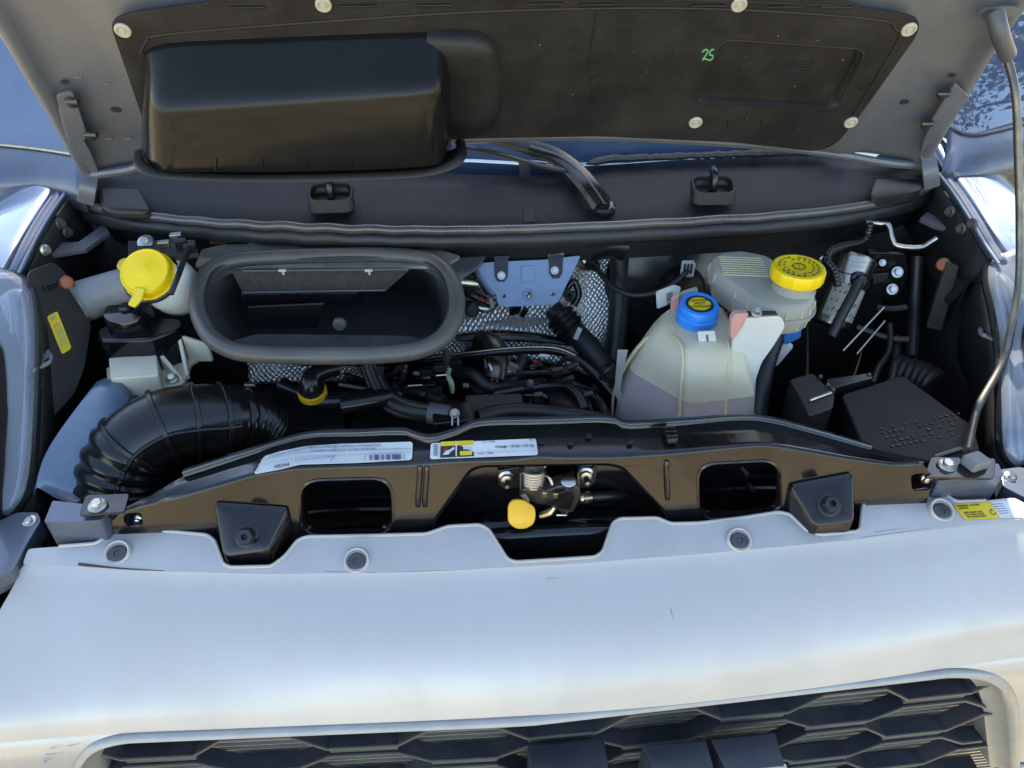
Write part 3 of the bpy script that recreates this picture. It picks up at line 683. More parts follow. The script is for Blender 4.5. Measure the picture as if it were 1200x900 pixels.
# under the cowl: a dark channel
bm = new(); loops = []
for a in resample(fr, 40): loops.append([a+V(0, .004, -.03), a+V(0, .012, -.075), a+V(0, .03, -.085), a+V(0, .05, -.04)])
skin(bm, loops); obj('channel', bm, MT['black_plastic'], cow, angle=50)
# joint strip in the middle
bm = new(); a, b = at(617, 262, z=CZ+.006), at(617, 190, z=1.157)
box(bm, (a+b)/2+V(0, 0, .001), (.021, (b-a).length, .004), rot_to((1, 0, 0), b-a)); obj('joint_cover', bm, MT['cowl'], cow, bevel=.001)
# washer nozzles in their wells
for px, py in ((388, 228), (836, 219)):
    c = at(px, py+10, z=1.130); 
    bm = new(); ol = rloop([c+V(dx, dy, dz) for dx, dy, dz in ((-.042, -.012, .0), (.042, -.012, .0), (.042, .032, .016), (-.042, .032, .016))], .018, 5)
    skin(bm, [[p+V(0, -.004, -.012) for p in ol], [p+V(0, 0, .006) for p in ol], [p+V(0, 0, .010)+(c+V(0, .01, .008)-p)*.05 for p in ol], [p+V(0, 0, .0095)+(c+V(0, .01, .008)-p)*.12 for p in ol], [p+V(0, .004, -.006)+(c+V(0, .01, .008)-p)*.16 for p in ol]], True, True)
    w = obj('nozzle_well', bm, MT['hood_pad'], cow, angle=60)
    bm = new(); tube(bm, [c+V(0, .012, .000), c+V(0, .010, .018), c+V(0, .016, .034), c+V(0, .030, .040)], [.010, .011, .011, .009], n=10, flat=.7); obj('washer_nozzle', bm, MT['black_satin'], w)
# raised corner covers at the two ends
for s, pts in ((0, ((112, 207), (160, 210), (178, 247), (118, 245))), (1, ((1028, 205), (1072, 200), (1084, 222), (1018, 232)))):
    q = [at(px, py, z=1.128) for px, py in pts]; bm = new(); prism(bm, rloop(q, .03, 5), (0, 0, -.022)); obj('corner_cover', bm, MT['black_plastic'], cow, bevel=.009, seg=4)

ws = thing('windshield', 'dark sky-reflecting windshield with cracked rubber strip behind the raised hood', 'windshield', (0, 1.45, 1.13))
base = [(-160, 190), (-60, 187), (30, 185), (130, 184), (260, 183), (400, 183), (540, 180), (690, 190), (800, 182), (900, 178), (960, 174), (1050, 170), (1130, 163), (1230, 147), (1330, 130)]
wb = resample(smooth_path([at(px, py, z=1.152) for px, py in base], 3), 40)
rows = [[p+V(0, -.03, -.12) for p in wb], [p+V(0, -.004, -.01) for p in wb]]
for k in range(9):
    t = k/8; rows.append([p+V(-p.x*.12*t, .74*t+.05*t*t, .96*t-.04*t*t) for p in wb])
bm = new(); grid(bm, rows); obj('glass', bm, MT['glass'], ws, solid=.005, angle=80)
bm = new(); cr = resample([at(px, py, z=1.163) for px, py in ((690, 190), (720, 186), (800, 183), (880, 180), (960, 178), (1000, 183))], 70)
for i, p in enumerate(cr): p.z += random.uniform(-.0012, .0012); p.y += random.uniform(-.001, .001)
tube(bm, cr, [.004]+[random.uniform(.006, .0085) for _ in cr]+[.003], n=8, sm=False); obj('rubber_strip', bm, MT['rubber'], ws, angle=25)
# side trims between windshield foot and fender
for s, lo_, hi_ in ((0, ((-60, 214), (40, 214), (95, 226)), ((-60, 168), (30, 176), (97, 186))), (1, ((1104, 200), (1150, 200), (1260, 172)), ((1110, 150), (1150, 160), (1260, 128)))):
    a = resample(smooth_path([at(px, py, z=1.145) for px, py in lo_], 4), 20); b = resample(smooth_path([at(px, py, z=1.185) for px, py in hi_], 4), 20)
    bm = new(); grid(bm, [[p+V(0, 0, -.04) for p in a], a, [p.lerp(q, .5)+V(0, -.004, .004) for p, q in zip(a, b)], b, [p+V(0, .01, .004) for p in b], [p+V(0, .02, -.02) for p in b]])
    t_ = obj('side_trim', bm, MT['navy'], ws, solid=.003, angle=60)
    bm = new(); tube(bm, [p+V(0, .002, .0046) for p in b], .003, n=6, sm=False); obj('trim_edge', bm, MT['brass'] if s == 0 else MT['grey_plastic'], t_)

wp = thing('wiper_arm', 'black wiper arm rising from its pivot on the cowl towards the windshield', 'wiper', at(706, 243, z=1.115))
P = [(706, 240, 1.130), (692, 220, 1.150), (672, 198, 1.165), (648, 182, 1.176), (618, 172, 1.19), (560, 158, 1.22)]
bm = new(); tube(bm, [at(a, b, z=c) for a, b, c in P], [.021, .021, .020, .020, .018, .010], n=8, k=5, flat=.55, upv=V(0, -.5, .8)); obj('arm', bm, MT['black_satin'], wp, angle=30)
bm = new(); tube(bm, [at(a+3, b-1, z=c+.007) for a, b, c in P[:5]], .0022, n=6); obj('arm_edge', bm, MT['dark_steel'], wp)
bm = new(); lathe(bm, at(706, 244, z=1.118), (0, -.2, 1), [(.024, -.015), (.024, .006), (.019, .010), (.013, .0105), (.013, .019), (.011, .021)], 28); obj('pivot', bm, MT['black_satin'], wp, angle=30)
bm = new(); tube(bm, [at(545, 172, z=1.20), at(590, 182, z=1.185), at(640, 196, z=1.17), at(690, 203, z=1.155)], .008, n=8, flat=.6); obj('blade', bm, MT['rubber'], wp)

# ------------------------------------------------------------------ hood, raised
HT = thing('hood', 'raised hood seen from below with grey inner panel and black plastic cover', 'hood', (0, 1.38, 1.17))
HN = Vector((0, -.907, -.421)); HU = Vector((0, -.421, .907))
HP = (Vector((0, 1.385, 1.165)), HN)
def hp(px, py, off=0.): return on(px, py, HP, off)
def hs(x, t, off=0.): return HP[0]+V(x, 0, 0)+HU*t+HN*off            # a point by its place on the hood
def hx(px, py, off=0.):
    p = hp(px, py, off)-HP[0]; return p.x, p.dot(HU)
# inner panel: a sheet with a raised rim and pressed side rails
T_TOP = .70
def half_out(t): return .735+.16*t-.02*t*t      # half width of the hood
left_e, right_e = [], []
for px, py in ((108, 226), (92, 196), (60, 142), (22, 80), (-14, 25)): left_e.append(hx(px, py))
for px, py in ((1086, 192), (1098, 170), (1130, 120), (1165, 62), (1205, 10)): right_e.append(hx(px, py))
def edge_x(e, t):
    for (xa, ta), (xb, tb) in zip(e, e[1:]):
        if t <= tb: return xa+(xb-xa)*(t-ta)/(tb-ta)
    (xa, ta), (xb, tb) = e[-2:]; return xb+(xb-xa)/(tb-ta)*.55*(t-tb)
rows = []
NT = 26
BOT = [hx(px, py-3, .02) for px, py in ((96, 232), (112, 216), (180, 203), (300, 190), (540, 166), (700, 163), (860, 170), (955, 183), (1040, 199), (1074, 206), (1090, 210))]
def tb(x):
    if x <= BOT[0][0]: return BOT[0][1]
    for (xa, ta), (xb, t2) in zip(BOT, BOT[1:]):
        if x <= xb: return ta+(t2-ta)*(x-xa)/(xb-xa)
    return BOT[-1][1]
PROF_D = ((0, -.018), (.004, .004), (.012, .010), (.024, .008), (.032, -.006), (.05, -.010), (.10, -.008), (.16, -.004), (.175, .014), (.30, .012), (.45, .012))
def hrow(f, prof, skin_=None):
    row = []
    t0 = -.02+(T_TOP+.02)*f
    xl, xr = edge_x(left_e, t0), edge_x(right_e, t0)
    xs_ = [(xl+d, o) for d, o in prof]+[((xl+xr)/2, prof[-1][1])]+[(xr-d, o) for d, o in reversed(prof)]
    for x, o in xs_:
        b0 = tb(x); t = b0+(T_TOP-b0)*f; row.append(hs(x, t, o-.030*max(0, t/T_TOP)**2-(.012 if f == 0 else 0)))
    return row
rows = [hrow(0, PROF_D), hrow(.004, PROF_D)]+[hrow(i/NT, PROF_D) for i in range(1, NT+1)]
bm = new(); grid(bm, rows); obj('inner_panel', bm, MT['hood_in'], HT, solid=.004, sub=1, angle=80, off=1)
bm = new(); r2 = [hrow(f, ((-.004, -.024), (.02, -.030), (.06, -.036), (.14, -.044), (.3, -.052), (.5, -.056))) for f in [i/12 for i in range(13)]]
grid(bm, r2); obj('outer_skin', bm, MT['silver'], HT, solid=.002, angle=80)
# bottom edge roll of the hood
bm = new(); tube(bm, [hp(px, py, .006) for px, py in ((108, 205), (150, 199), (180, 192), (300, 178), (540, 163), (700, 160), (860, 168), (960, 178), (1040, 191), (1084, 194))], .008, n=8); obj('edge_roll', bm, MT['hood_in'], HT)
# black plastic cover
PADO = .031
pad_out = [(128, 26), (150, 16), (250, 3), (262, -16), (430, -24), (620, -28), (820, -26), (985, -16), (1000, 9), (1060, 17), (1078, 24), (1076, 40), (1012, 130), (980, 170), (955, 178), (860, 167), (700, 160), (540, 163), (400, 176), (240, 190), (184, 192), (178, 172)]
po = rloop([hp(px, py, PADO) for px, py in pad_out], .018, 4)
rec = rloop([hp(px, py, PADO) for px, py in ((846, 46), (1016, 58), (980, 129), (812, 121))], .022, 5)
bm = new(); plate(bm, po, [rec], -HN*.006); obj('cover', bm, MT['hood_pad'], HT, bevel=.002)
rc = sum(rec, V(0, 0, 0))/len(rec)
bm = new(); skin(bm, [[p+(p-rc)*.02+HN*.0006 for p in rec], [p+HN*.0012 for p in rec], [p+(rc-p)*.03-HN*.006 for p in rec], [p+(rc-p)*.05-HN*.006 for p in rec], [p+(rc-p)*.07-HN*.013 for p in rec]], True, False)
bm.verts.ensure_lookup_table(); n_ = len(rec); bm.faces.new([bm.verts[i] for i in range(4*n_, 5*n_)]); rcs = obj('recess', bm, MT['hood_pad'], HT, angle=30)
# rib lines on the cover
for pts, r_ in ((((165, 62), (172, 48), (195, 40), (380, 25), (600, 12), (830, 10), (1020, 22), (1050, 35), (1052, 48), (1000, 135)), .0022), (((700, 12), (690, 80), (700, 130)), .0012), (((420, 2), (700, -3), (1000, 8)), .0018)):
    bm = new(); tube(bm, [hp(px, py, PADO+.0005) for px, py in pts], r_, n=6); obj('rib', bm, MT['hood_pad'], HT)
for px in (290, 420, 510, 640, 700, 830, 920, 980):
    bm = new(); c = hp(px, 4+abs(px-640)*.012, PADO+.001); box(bm, c, (.05, .003, .006), rot_to((1, 0, 0), HU)); obj('slot_tab', bm, MT['black_plastic'], HT, bevel=.001)
for px, py in ((853, 143), (892, 145), (932, 147)):
    bm = new(); a, b = hp(px, py-4, PADO+.0004), hp(px, py+6, PADO+.0004); tube(bm, [a, b], .0012, n=5); obj('rib', bm, MT['hood_pad'], HT)
# cast lines, figures and the green chalk mark
ux = hp(950, 85, PADO)-hp(940, 84, PADO)
for i in range(9):
    bm = new(); a = hp(920-i*.9, 72+i*3.1, PADO-.0125); b = hp(954-i*.9, 73+i*3.1, PADO-.0125); tube(bm, [a, b], .0009, n=4); obj('cast_line', bm, MT['hood_pad'], rcs)
writing('G', .020, hp(892, 83, PADO-.013), ux, HU, MT['hood_pad'], rcs, 'cast_figure', lift=.0002, depth=.0008)
writing('A', .020, hp(862, 83, PADO-.013), ux, HU, MT['hood_pad'], rcs, 'cast_figure', lift=.0002, depth=.0008)
writing('G', .018, hp(1003, 102, PADO), ux, HU, MT['hood_pad'], HT, 'cast_figure', lift=.0002, depth=.0008)
for kk, pts in enumerate((((829, 62), (833, 59), (835.5, 61), (833, 66), (829.5, 71), (832, 70), (836, 71)), ((843, 59), (839, 60), (837.5, 65), (841, 66), (840.5, 70), (836.5, 72)))):
    bm = new(); tube(bm, [hp(px-6, py-1, PADO+.0008) for px, py in pts], .0012, n=5); obj('chalk_mark', bm, MT['chalk'], rcs, label='green handwritten 25')
# chips and splashes on the cover
for _ in range(16):
    px, py = random.uniform(600, 990), random.uniform(20, 140); bm = new(); c = hp(px, py, PADO+.0004)
    if 815 < px < 1015 and 48 < py < 128: c = hp(px, py, PADO-.0128)
    lathe(bm, c, HN, [(random.uniform(.0005, .0013), 0), (.0004, .0003)], 7); obj('chip', bm, MT['seal_dust'], HT)
# ivory push clips
for px, py in ((144, 35), (379, 5), (866, 5), (1065, 34), (815, 143), (997, 143)):
    bm = new(); lathe(bm, hp(px, py, PADO), HN, [(.0115, 0), (.0115, .0025), (.0100, .004), (.0078, .004), (.0074, .0025), (.0045, .0025), (.0035, .0042)], 26); cl_ = obj('push_clip', bm, MT['clip'], HT, angle=30)
# air scoop: wedge shaped tray that hangs from the cover
ridge = [(190, 60), (220, 48), (380, 40), (545, 32)]
def scoop(bm, pts_px, lid=True): pass
EO = .150; EF = .118
def loopx(spec): return [hp(px, py, o) for px, py, o in spec]
secs = []
# sections run from left to right; each goes ridge -> upper slope -> front edge -> face -> rim
cols = [(166, 66, 138, 192, .0), (168, 60, 138, 195, .5), (175, 54, 138, 198, .86), (192, 49, 138, 201, 1.), (220, 47, 137, 202, 1.), (330, 42, 129, 202, 1.), (430, 38, 122, 199, 1.), (490, 36, 117, 196, 1.), (512, 36, 116, 194, .97), (522, 40, 116, 190, .80), (527, 48, 117, 184, .45), (529, 60, 118, 178, .0)]
for px, yr, ye, yb, k in cols:
    o = PADO+.004+(EF-PADO-.004)*k; o2 = PADO+.004+(EO-PADO-.004)*k
    sec = [hp(px, yr, PADO-.004), hp(px, yr+3, PADO+.003*k+.0005), hp(px, yr+12, PADO+(o-PADO)*.16), hp(px, (yr+ye)*.5, PADO+(o-PADO)*.55), hp(px, ye-18, PADO+(o-PADO)*.86), hp(px, ye, PADO+(o-PADO)*1.0), hp(px, ye+18, o+(o2-o)*.24), hp(px, (ye+yb)*.5, o+(o2-o)*.55), hp(px, yb-3, o2), hp(px, yb, o2)]
    secs.append(sec)
bm = new(); grid(bm, secs); sc = obj('air_scoop', bm, MT['pan'], HT, sub=2, solid=.003, angle=80, label='glossy black scoop moulded into the hood cover')
# shallow shoulder to the right of the scoop
sh = []
for px, yt, yb, k in ((500, 34, 150, .6), (530, 32, 160, .9), (556, 33, 163, .9), (572, 38, 158, .85), (582, 48, 148, .6), (588, 66, 132, .0)):
    o = PADO+.034*k; sh.append([hp(px, yt, PADO-.003), hp(px, yt+4, PADO+.006*k), hp(px, yt+14, o*.8+PADO*.2), hp(px, yt+30, o), hp(px, (yt+yb)/2, o), hp(px, yb-8, o), hp(px, yb, PADO-.003)])
bm = new(); grid(bm, sh); obj('scoop_shoulder', bm, MT['hood_pad'], sc, sub=1, angle=80)
# rim flange round the mouth of the scoop
rim_px = [(163, 178), (163, 190), (172, 200), (205, 206), (330, 209), (450, 206), (500, 202), (528, 194), (541, 182), (539, 166)]
rp = [hp(px, py, EO*.97-.002*i*0) for i, (px, py) in enumerate(rim_px)]
rp[0] = hp(163, 178, PADO+.02); rp[1] = hp(163, 190, EO*.75); rp[-1] = hp(539, 166, PADO+.01); rp[-2] = hp(541, 182, EO*.8)
bm = new(); tube(bm, rp, .0085, n=10, k=8, flat=.5, upv=HU); obj('scoop_rim', bm, MT['hood_pad'], sc)
inr = resample(smooth_path(rp, 6), 30); bm = new()
ctr = hp(350, 170, PADO+.02)
grid(bm, [inr, [p.lerp(V(p.x*.96-.01, ctr.y, ctr.z+.01), .5) for p in inr]]); obj('scoop_ledge', bm, MT['pan'], sc, solid=.002)
for px in (253, 307, 360, 413, 463):
    bm = new(); tube(bm, [hp(px, 187, EO*.97+.001), hp(px, 199, EO*1.0+.001)], .0012, n=5); obj('web', bm, MT['pan'], sc)
# hinge arms
for s, pts, plate_px, pins in ((0, ((80, 128), (88, 160), (99, 182), (106, 202), (103, 220), (100, 238)), ((66, 108), (86, 104), (104, 158), (84, 172)), ((84, 119), (106, 158))),
                        (1, ((1113, 118), (1104, 140), (1092, 160), (1087, 178), (1090, 200), (1092, 220)), ((1136, 112), (1118, 94), (1086, 146), (1096, 160)), ((1105, 110), (1086, 145)))):
    path = [hp(px, py, .012) if i < 3 else at(px, py, y=1.345+(.02 if i == 3 else 0)) for i, (px, py) in enumerate(pts)]
    bm = new(); tube(bm, path, .014, k=8, prof=[(-1, -.22), (1, -.22), (1, .22), (-1, .22)], upv=V(0, -.9, -.2)); arm = obj('hinge_arm', bm, MT['hood_in'], HT, bevel=.0012)
    q = [hp(px, py, .010) for px, py in plate_px]; bm = new(); prism(bm, rloop(q, .008, 3), HN*.006); hpl = obj('hinge_plate', bm, MT['hood_in'], HT, bevel=.001)
    for px, py in pins:
        bm = new(); a = hp(px-6, py, .02); b = hp(px+8, py, .024); cyl(bm, a, b, .0045, 12); lathe(bm, hp(px, py, .016), HN, [(.010, 0), (.010, .004), (.006, .006)], 18); obj('hinge_bolt', bm, MT['dark_steel'], hpl)
for px, py, rx in ((136, 129, .009), (1060, 120, .008), (75, 97, .006), (1116, 89, .006)):
    bm = new(); c = hp(px, py, -.0025); ol = [c+V(math.cos(a)*rx, 0, 0)+HU*math.sin(a)*rx*.6 for a in [i*math.pi/8 for i in range(16)]]; prism(bm, ol, -HN*.0015); obj('drain_hole', bm, MT['ink'], HT)
for px, py in ((87, 91), (120, 99), (123, 163), (146, 163)):
    bm = new(); c = hp(px, py, .009); tube(bm, [c, c+V(.012, 0, 0)], .002, n=6); obj('spot_mark', bm, MT['hood_in'], HT)

# ------------------------------------------------------------------ engine bay shell
bay = thing('engine_bay', 'black lined engine bay walls behind the crossmember', 'engine bay', (0, 1.1, .45))
bm = new(); rows = []
for z in (.45, .8, 1.02, 1.08):
    rows.append([V(-.98+1.96*i/16, 1.455-.05*math.cos((i-8)/8*1.2)+.02*(z < .9), z) for i in range(17)])
grid(bm, rows); obj('bulkhead', bm, MT['felt'], bay, solid=.004)
for s in (-1, 1):
    bm = new(); box(bm, (s*.90, .79, .66), (.22, .14, .38)); obj('front_filler', bm, MT['liner'], bay, bevel=.01)
bm = new(); box(bm, (0, 1.1, .47), (1.9, .8, .01)); obj('undertray', bm, MT['liner'], bay)
for s in (-1, 1):
    bm = new(); rows = []
    for y in (.80, .95, 1.1, 1.25, 1.40, 1.46):
        rows.append([V(s*(.775+.05*(y-.8)/.6+q*.9), y, z) for q, z in ((0, .45), (.0, .70), (.012, .88), (.02, .98), (.045, 1.03), (.08, 1.06))])
    grid(bm, rows); obj('inner_wing', bm, MT['liner'], bay, solid=.003, angle=50)
# light blue inner wing panel by the left headlight
q = [at(92, 465, y=1.02), at(135, 455, y=1.05), at(142, 520, y=.96), at(128, 585, y=.86), at(85, 600, y=.84), at(62, 590, y=.84), at(40, 535, y=.90)]
bm = new()
sect = []
for a, b, c in (((40, 560, .86), (55, 585, .86), (128, 600, .84)), ((42, 530, .90), (80, 545, .90), (128, 560, .88)), ((62, 497, .95), (105, 510, .94), (134, 520, .93)), ((92, 462, 1.0), (120, 470, 1.0), (142, 480, .98)), ((110, 440, 1.05), (135, 445, 1.05), (150, 450, 1.04))):
    sect.append([at(a[0]-10, a[1]+10, y=a[2]-.0)+V(-.01, 0, -.05), at(a[0], a[1], y=a[2]), at(b[0], b[1], y=b[2]+.01), at(c[0], c[1], y=c[2]), at(c[0], c[1], y=c[2])+V(.002, .02, -.12)])
grid(bm, sect); obj('wing_panel', bm, MT['bay_blue'], bay, sub=1, angle=80, solid=.002, label='light blue painted inner wing by the left headlight')

# ------------------------------------------------------------------ fenders
for s in (0, 1):
    if s == 0:
        rail = [(80, 222, 1.135), (64, 244, 1.127), (48, 270, 1.117), (34, 297, 1.106), (22, 322, 1.092)]; lab_ = 'left silver fender edge reflecting blue sky beside the hinge'
    else:
        rail = [(1100, 204, 1.135), (1118, 228, 1.127), (1137, 258, 1.117), (1153, 285, 1.106), (1170, 310, 1.092)]; lab_ = 'right silver fender edge with bright leafy reflections'
    rp_ = resample(smooth_path([at(a, b, z=c) for a, b, c in rail], 4), 24); sg = -1 if s == 0 else 1
    ft = thing('fender', lab_, 'fender', rp_[12]+V(sg*.1, 0, -.5), 'front fenders')
    secs = []
    for i, p in enumerate(rp_):
        e = V(0, 0, 0)
        secs.append([p+V(sg*.0, 0, -.012), p+V(sg*.006, 0, -.001), p+V(sg*.014, .002, .003), p+V(sg*.022, .004, .0015)])
    bm = new(); grid(bm, secs); obj('gutter_rail', bm, MT['navy'], ft, solid=.002, angle=60)
    bm = new(); tube(bm, [p+V(sg*.0, 0, .001) for p in rp_], .0032, n=8, sm=False); obj('rail_edge', bm, MT['bay_blue'], ft)
    ext = [rp_[0]+V(sg*.02, .20, .035), rp_[0]+V(sg*.01, .1, .02)]+rp_
    secs = []
    for p in ext:
        secs.append([p+V(sg*.022, .004, -.010), p+V(sg*.026, .004, .0035), p+V(sg*.036, .005, .0065), p+V(sg*.08, .01, .006), p+V(sg*.14, .02, -.006), p+V(sg*.20, .03, -.035), p+V(sg*.24, .03, -.09), p+V(sg*.255, .03, -.2), p+V(sg*.26, .03, -.5)])
    bm = new(); grid(bm, secs); obj('skin', bm, MT['fender'], ft, sub=1, angle=80)
    # hinge bracket and bolts below the rail
    if s == 0: br = [(52, 300), (100, 292), (128, 272), (122, 262), (92, 283), (56, 285)]; bo = ((78, 272), (52, 293), (70, 262)); 
    else: br = [(1078, 256), (1095, 264), (1128, 272), (1130, 262), (1100, 254), (1086, 248)]; bo = ((1127, 268), (1114, 248), (1140, 262))
    q = [at(a, b, z=1.075) for a, b in br]; bm = new(); prism(bm, q, (0, 0, -.008)); obj('hinge_bracket', bm, MT['grey_plastic'], ft, bevel=.001)
    for px, py in bo:
        bm = new(); c = at(px, py, x=rp_[8].x-sg*.015); lathe(bm, c, (-sg, -.5, .2), [(.010, 0), (.010, .004), (.006, .005), (.006, .010)], 16); obj('hinge_bolt', bm, MT['dark_steel'] if px != 52 else MT['steel'], ft)
    side = [rp_[i]+V(-sg*.002, 0, -.012) for i in range(0, 24, 3)]
    bm = new(); grid(bm, [side, [p+V(-sg*.004, 0, -.03) for p in side], [p+V(-sg*.03, .01, -.10) for p in side]]); obj('rail_web', bm, MT['liner'], ft, solid=.002)

# ------------------------------------------------------------------ headlights
for s in (0, 1):
    if s == 0:
        edge = [(0, 317, 1.098), (16, 320, 1.095), (30, 330, 1.085), (37, 350, 1.07), (40, 380, 1.045), (40, 430, 1.005), (38, 490, .965), (34, 545, .925), (26, 580, .902), (8, 604, .888)]; sg = -1
        lab_ = 'left clear headlight whose inner edge lines the bay'
    else:
        edge = [(1188, 296, 1.098), (1172, 300, 1.095), (1160, 309, 1.085), (1159, 330, 1.07), (1166, 360, 1.045), (1172, 400, 1.005), (1174, 460, .965), (1175, 510, .925), (1180, 532, .902), (1192, 546, .888)]; sg = 1
        lab_ = 'right clear headlight behind the hood prop rod'
    ep = resample(smooth_path([at(a, b, z=c) for a, b, c in edge], 4), 40)
    hl = thing('headlight', lab_, 'headlight', ep[-1]+V(sg*.1, 0, -.1), 'headlights')
    prof = ((-.004, -.02), (0, 0), (.008, .006), (.03, .010), (.07, .006), (.12, -.02), (.17, -.07), (.2, -.16))
    bm = new(); grid(bm, [[p+V(sg*dx, -dx*.25, dz) for dx, dz in prof] for p in ep]); obj('lens', bm, MT['lens'], hl, angle=80, solid=.003)
    bm = new(); grid(bm, [[p+V(sg*(dx+.010), -dx*.25+.004, dz-.022-(.012 if k in (2, 4) else 0)) for k, (dx, dz) in enumerate(prof)] for p in ep]); obj('reflector', bm, MT['reflector'], hl, angle=40)
    for dx, w in ((.010, .0018), (.017, .0028), (.026, .0018), (.040, .0032), (.060, .0018)):
        bm = new(); tube(bm, [p+V(sg*dx, 0, -.010) for p in ep[4:-2]], w, n=6, sm=False); obj('bezel_line', bm, MT['reflector'] if w != .0018 else MT['black_satin'], hl)
    bm = new(); tube(bm, [p+V(-sg*.004, 0, -.006) for p in ep], .0058, n=8, sm=False, flat=1.5); obj('gasket', bm, MT['black_satin'], hl)
    bm = new(); grid(bm, [[p+V(-sg*.003, 0, -.008), p+V(-sg*.010, .004, -.03), p+V(-sg*.006, .01, -.09), p+V(sg*.02, .02, -.2)] for p in ep]); obj('housing', bm, MT['black_plastic'], hl, solid=.002, angle=60)
    # clear mounting tab
    tp = [(36, 423), (56, 408), (62, 416), (60, 424), (36, 436)] if s == 0 else [(1176, 384), (1150, 377), (1146, 387), (1150, 392), (1176, 402)]
    q = [at(a, b, z=1.005) for a, b in tp]; cq = sum(q, V(0, 0, 0))/5; hole = [cq+(p-cq)*.28+V(-sg*.006, 0, 0) for p in q]
    bm = new(); plate(bm, rloop(q, .005, 3), [hole], (0, 0, -.004)); obj('mounting_tab', bm, MT['lens'] if False else MT['grey_tube'], hl, bevel=.001)
    # painted bracket and screw in front
    if s == 0: bp_ = [(-30, 690), (-25, 622), (20, 600), (44, 600), (48, 610), (30, 640), (16, 668)]; sc_ = (35, 611)
    else: bp_ = [(1172, 550), (1196, 547), (1240, 560), (1240, 612), (1215, 590), (1176, 570)]; sc_ = (1184, 559)
    q = [at(a, b, z=.905) for a, b in bp_]; bm = new(); prism(bm, rloop(q, .006, 3), (0, 0, -.03)); fb = obj('lower_bracket', bm, MT['navy'], hl, bevel=.003)
    bm = new(); hexbolt(bm, at(*sc_, z=.9055), (0, -.3, 1), .0055, .006, 1.7); obj('screw', bm, MT['steel'], fb)

# ------------------------------------------------------------------ left side of the bay
# yellow label and orange plugs
lw = thing('splash_shield', 'black plastic shield with a yellow sticker beside the left headlight', 'shield', at(70, 400, x=-.80))
SX = pl(at(70, 395, x=-.785), (.75, -.35, .55))
q = [on(a, b, SX) for a, b in ((32, 318), (64, 306), (88, 330), (108, 380), (100, 430), (88, 462), (42, 512), (36, 420))]
bm = new(); prism(bm, rloop(q, .012, 4), -SX[1]*.006); obj('plate', bm, MT['black_plastic'], lw, bevel=.002)
q = [on(a, b, SX, .0012) for a, b in ((55, 371), (67, 364.5), (84, 408), (73, 415.5))]
bm = new(); prism(bm, rloop(q, .004, 3), -SX[1]*.0008); yl_ = obj('yellow_label', bm, MT['yellow_paper'], lw)
xd = q[3]-q[0]; yd = q[1]-q[0]
for i, t in enumerate((.06, .12)): writing('A 53' if i == 0 else '8044', .0055, q[0]+xd*(t)+yd*.18, yd, -xd, MT['ink_grey'], yl_, lift=.0003)
for i in range(3): writing('SEE OWNER MANUAL', .0040, q[0]+xd*.25+yd*(.3+.22*i), xd, yd, MT['ink_grey'], yl_, lift=.0003)
bm = new(); prism(bm, [on(a, b, SX, .004) for a, b in ((51, 335), (66, 331), (67, 337), (54, 343))], SX[1]*.004); obj('moulded_tab', bm, MT['black_satin'], lw, bevel=.001)
bm = new(); prism(bm, rloop([on(a, b, SX, .006) for a, b in ((40, 530), (58, 557), (46, 572), (36, 560))], .004, 2), -SX[1]*.02); obj('lower_flap', bm, MT['black_plastic'], lw, bevel=.002)
for k, (a, b, lab_) in enumerate((((78, 331), .011, 'round orange plug on the left inner wing'), ((1105, 310), .011, 'round orange plug on the right inner wing'))):
    bm = new(); c = at(*a, y=1.20); lathe(bm, c, (.6 if k == 0 else -.6, -.7, .3), [(.0115, -.01), (.0115, .003), (.009, .006), (.003, .007)], 22); obj('plug', bm, MT['orange'], None, label=lab_, cat='plug', group='orange plugs')

# washer filler with its yellow cap
wf = thing('washer_filler', 'white washer filler neck closed by a big yellow cap', 'filler neck', at(180, 370, y=1.2))
cc = at(173, 321, z=1.082); ax = V(-.06, -.60, .80).normalized()
bm = new(); lathe(bm, cc, ax, [(.0425, -.018), (.0450, -.016), (.0450, -.006), (.0430, -.005), (.0425, .010), (.0405, .0135), (.0385, .0140), (.0375, .0130), (.012, .0138), (.010, .0148), (.003, .0150)], 44, knurl=(.012, (1, 2), 2)); cap = obj('cap', bm, MT['yellow'], wf, angle=40)
a_, u_, w_ = basis(ax)
bm = new(); tb = [at(148, 302, z=1.085), at(140, 306, z=1.085), at(137, 314, z=1.083), at(146, 321, z=1.08), at(155, 312, z=1.085)]; prism(bm, rloop([p+ax*.004 for p in tb], .006, 3), ax*-.014); obj('finger_tab', bm, MT['yellow'], cap, bevel=.002)
bm = new(); st_ = [(157, 336, 1.076), (170, 338, 1.076), (166, 350, 1.068), (157, 360, 1.060), (149, 357, 1.060), (155, 346, 1.068)]; prism(bm, rloop([at(a, b, z=c) for a, b, c in st_], .004, 3), ax*-.006); obj('strap_tail', bm, MT['yellow'], cap, bevel=.0015)
bm = new(); nk = at(197, 333, z=1.055)
tube(bm, [cc-ax*.004, cc-ax*.016, at(185, 326, z=1.06), at(199, 333, z=1.045), at(207, 341, z=1.02), at(208, 352, z=.98)], [.038, .041, .045, .049, .046, .03], n=22, k=5); obj('neck', bm, MT['white_plastic'], wf, angle=60)
bm = new(); rg = [cc-ax*.013+(u_*math.cos(t)+w_*math.sin(t))*.0455 for t in [i*2*math.pi/28 for i in range(28)]]; tube(bm, rg, .0045, n=8, closed=True, sm=False); obj('retaining_strap', bm, MT['black_satin'], wf)
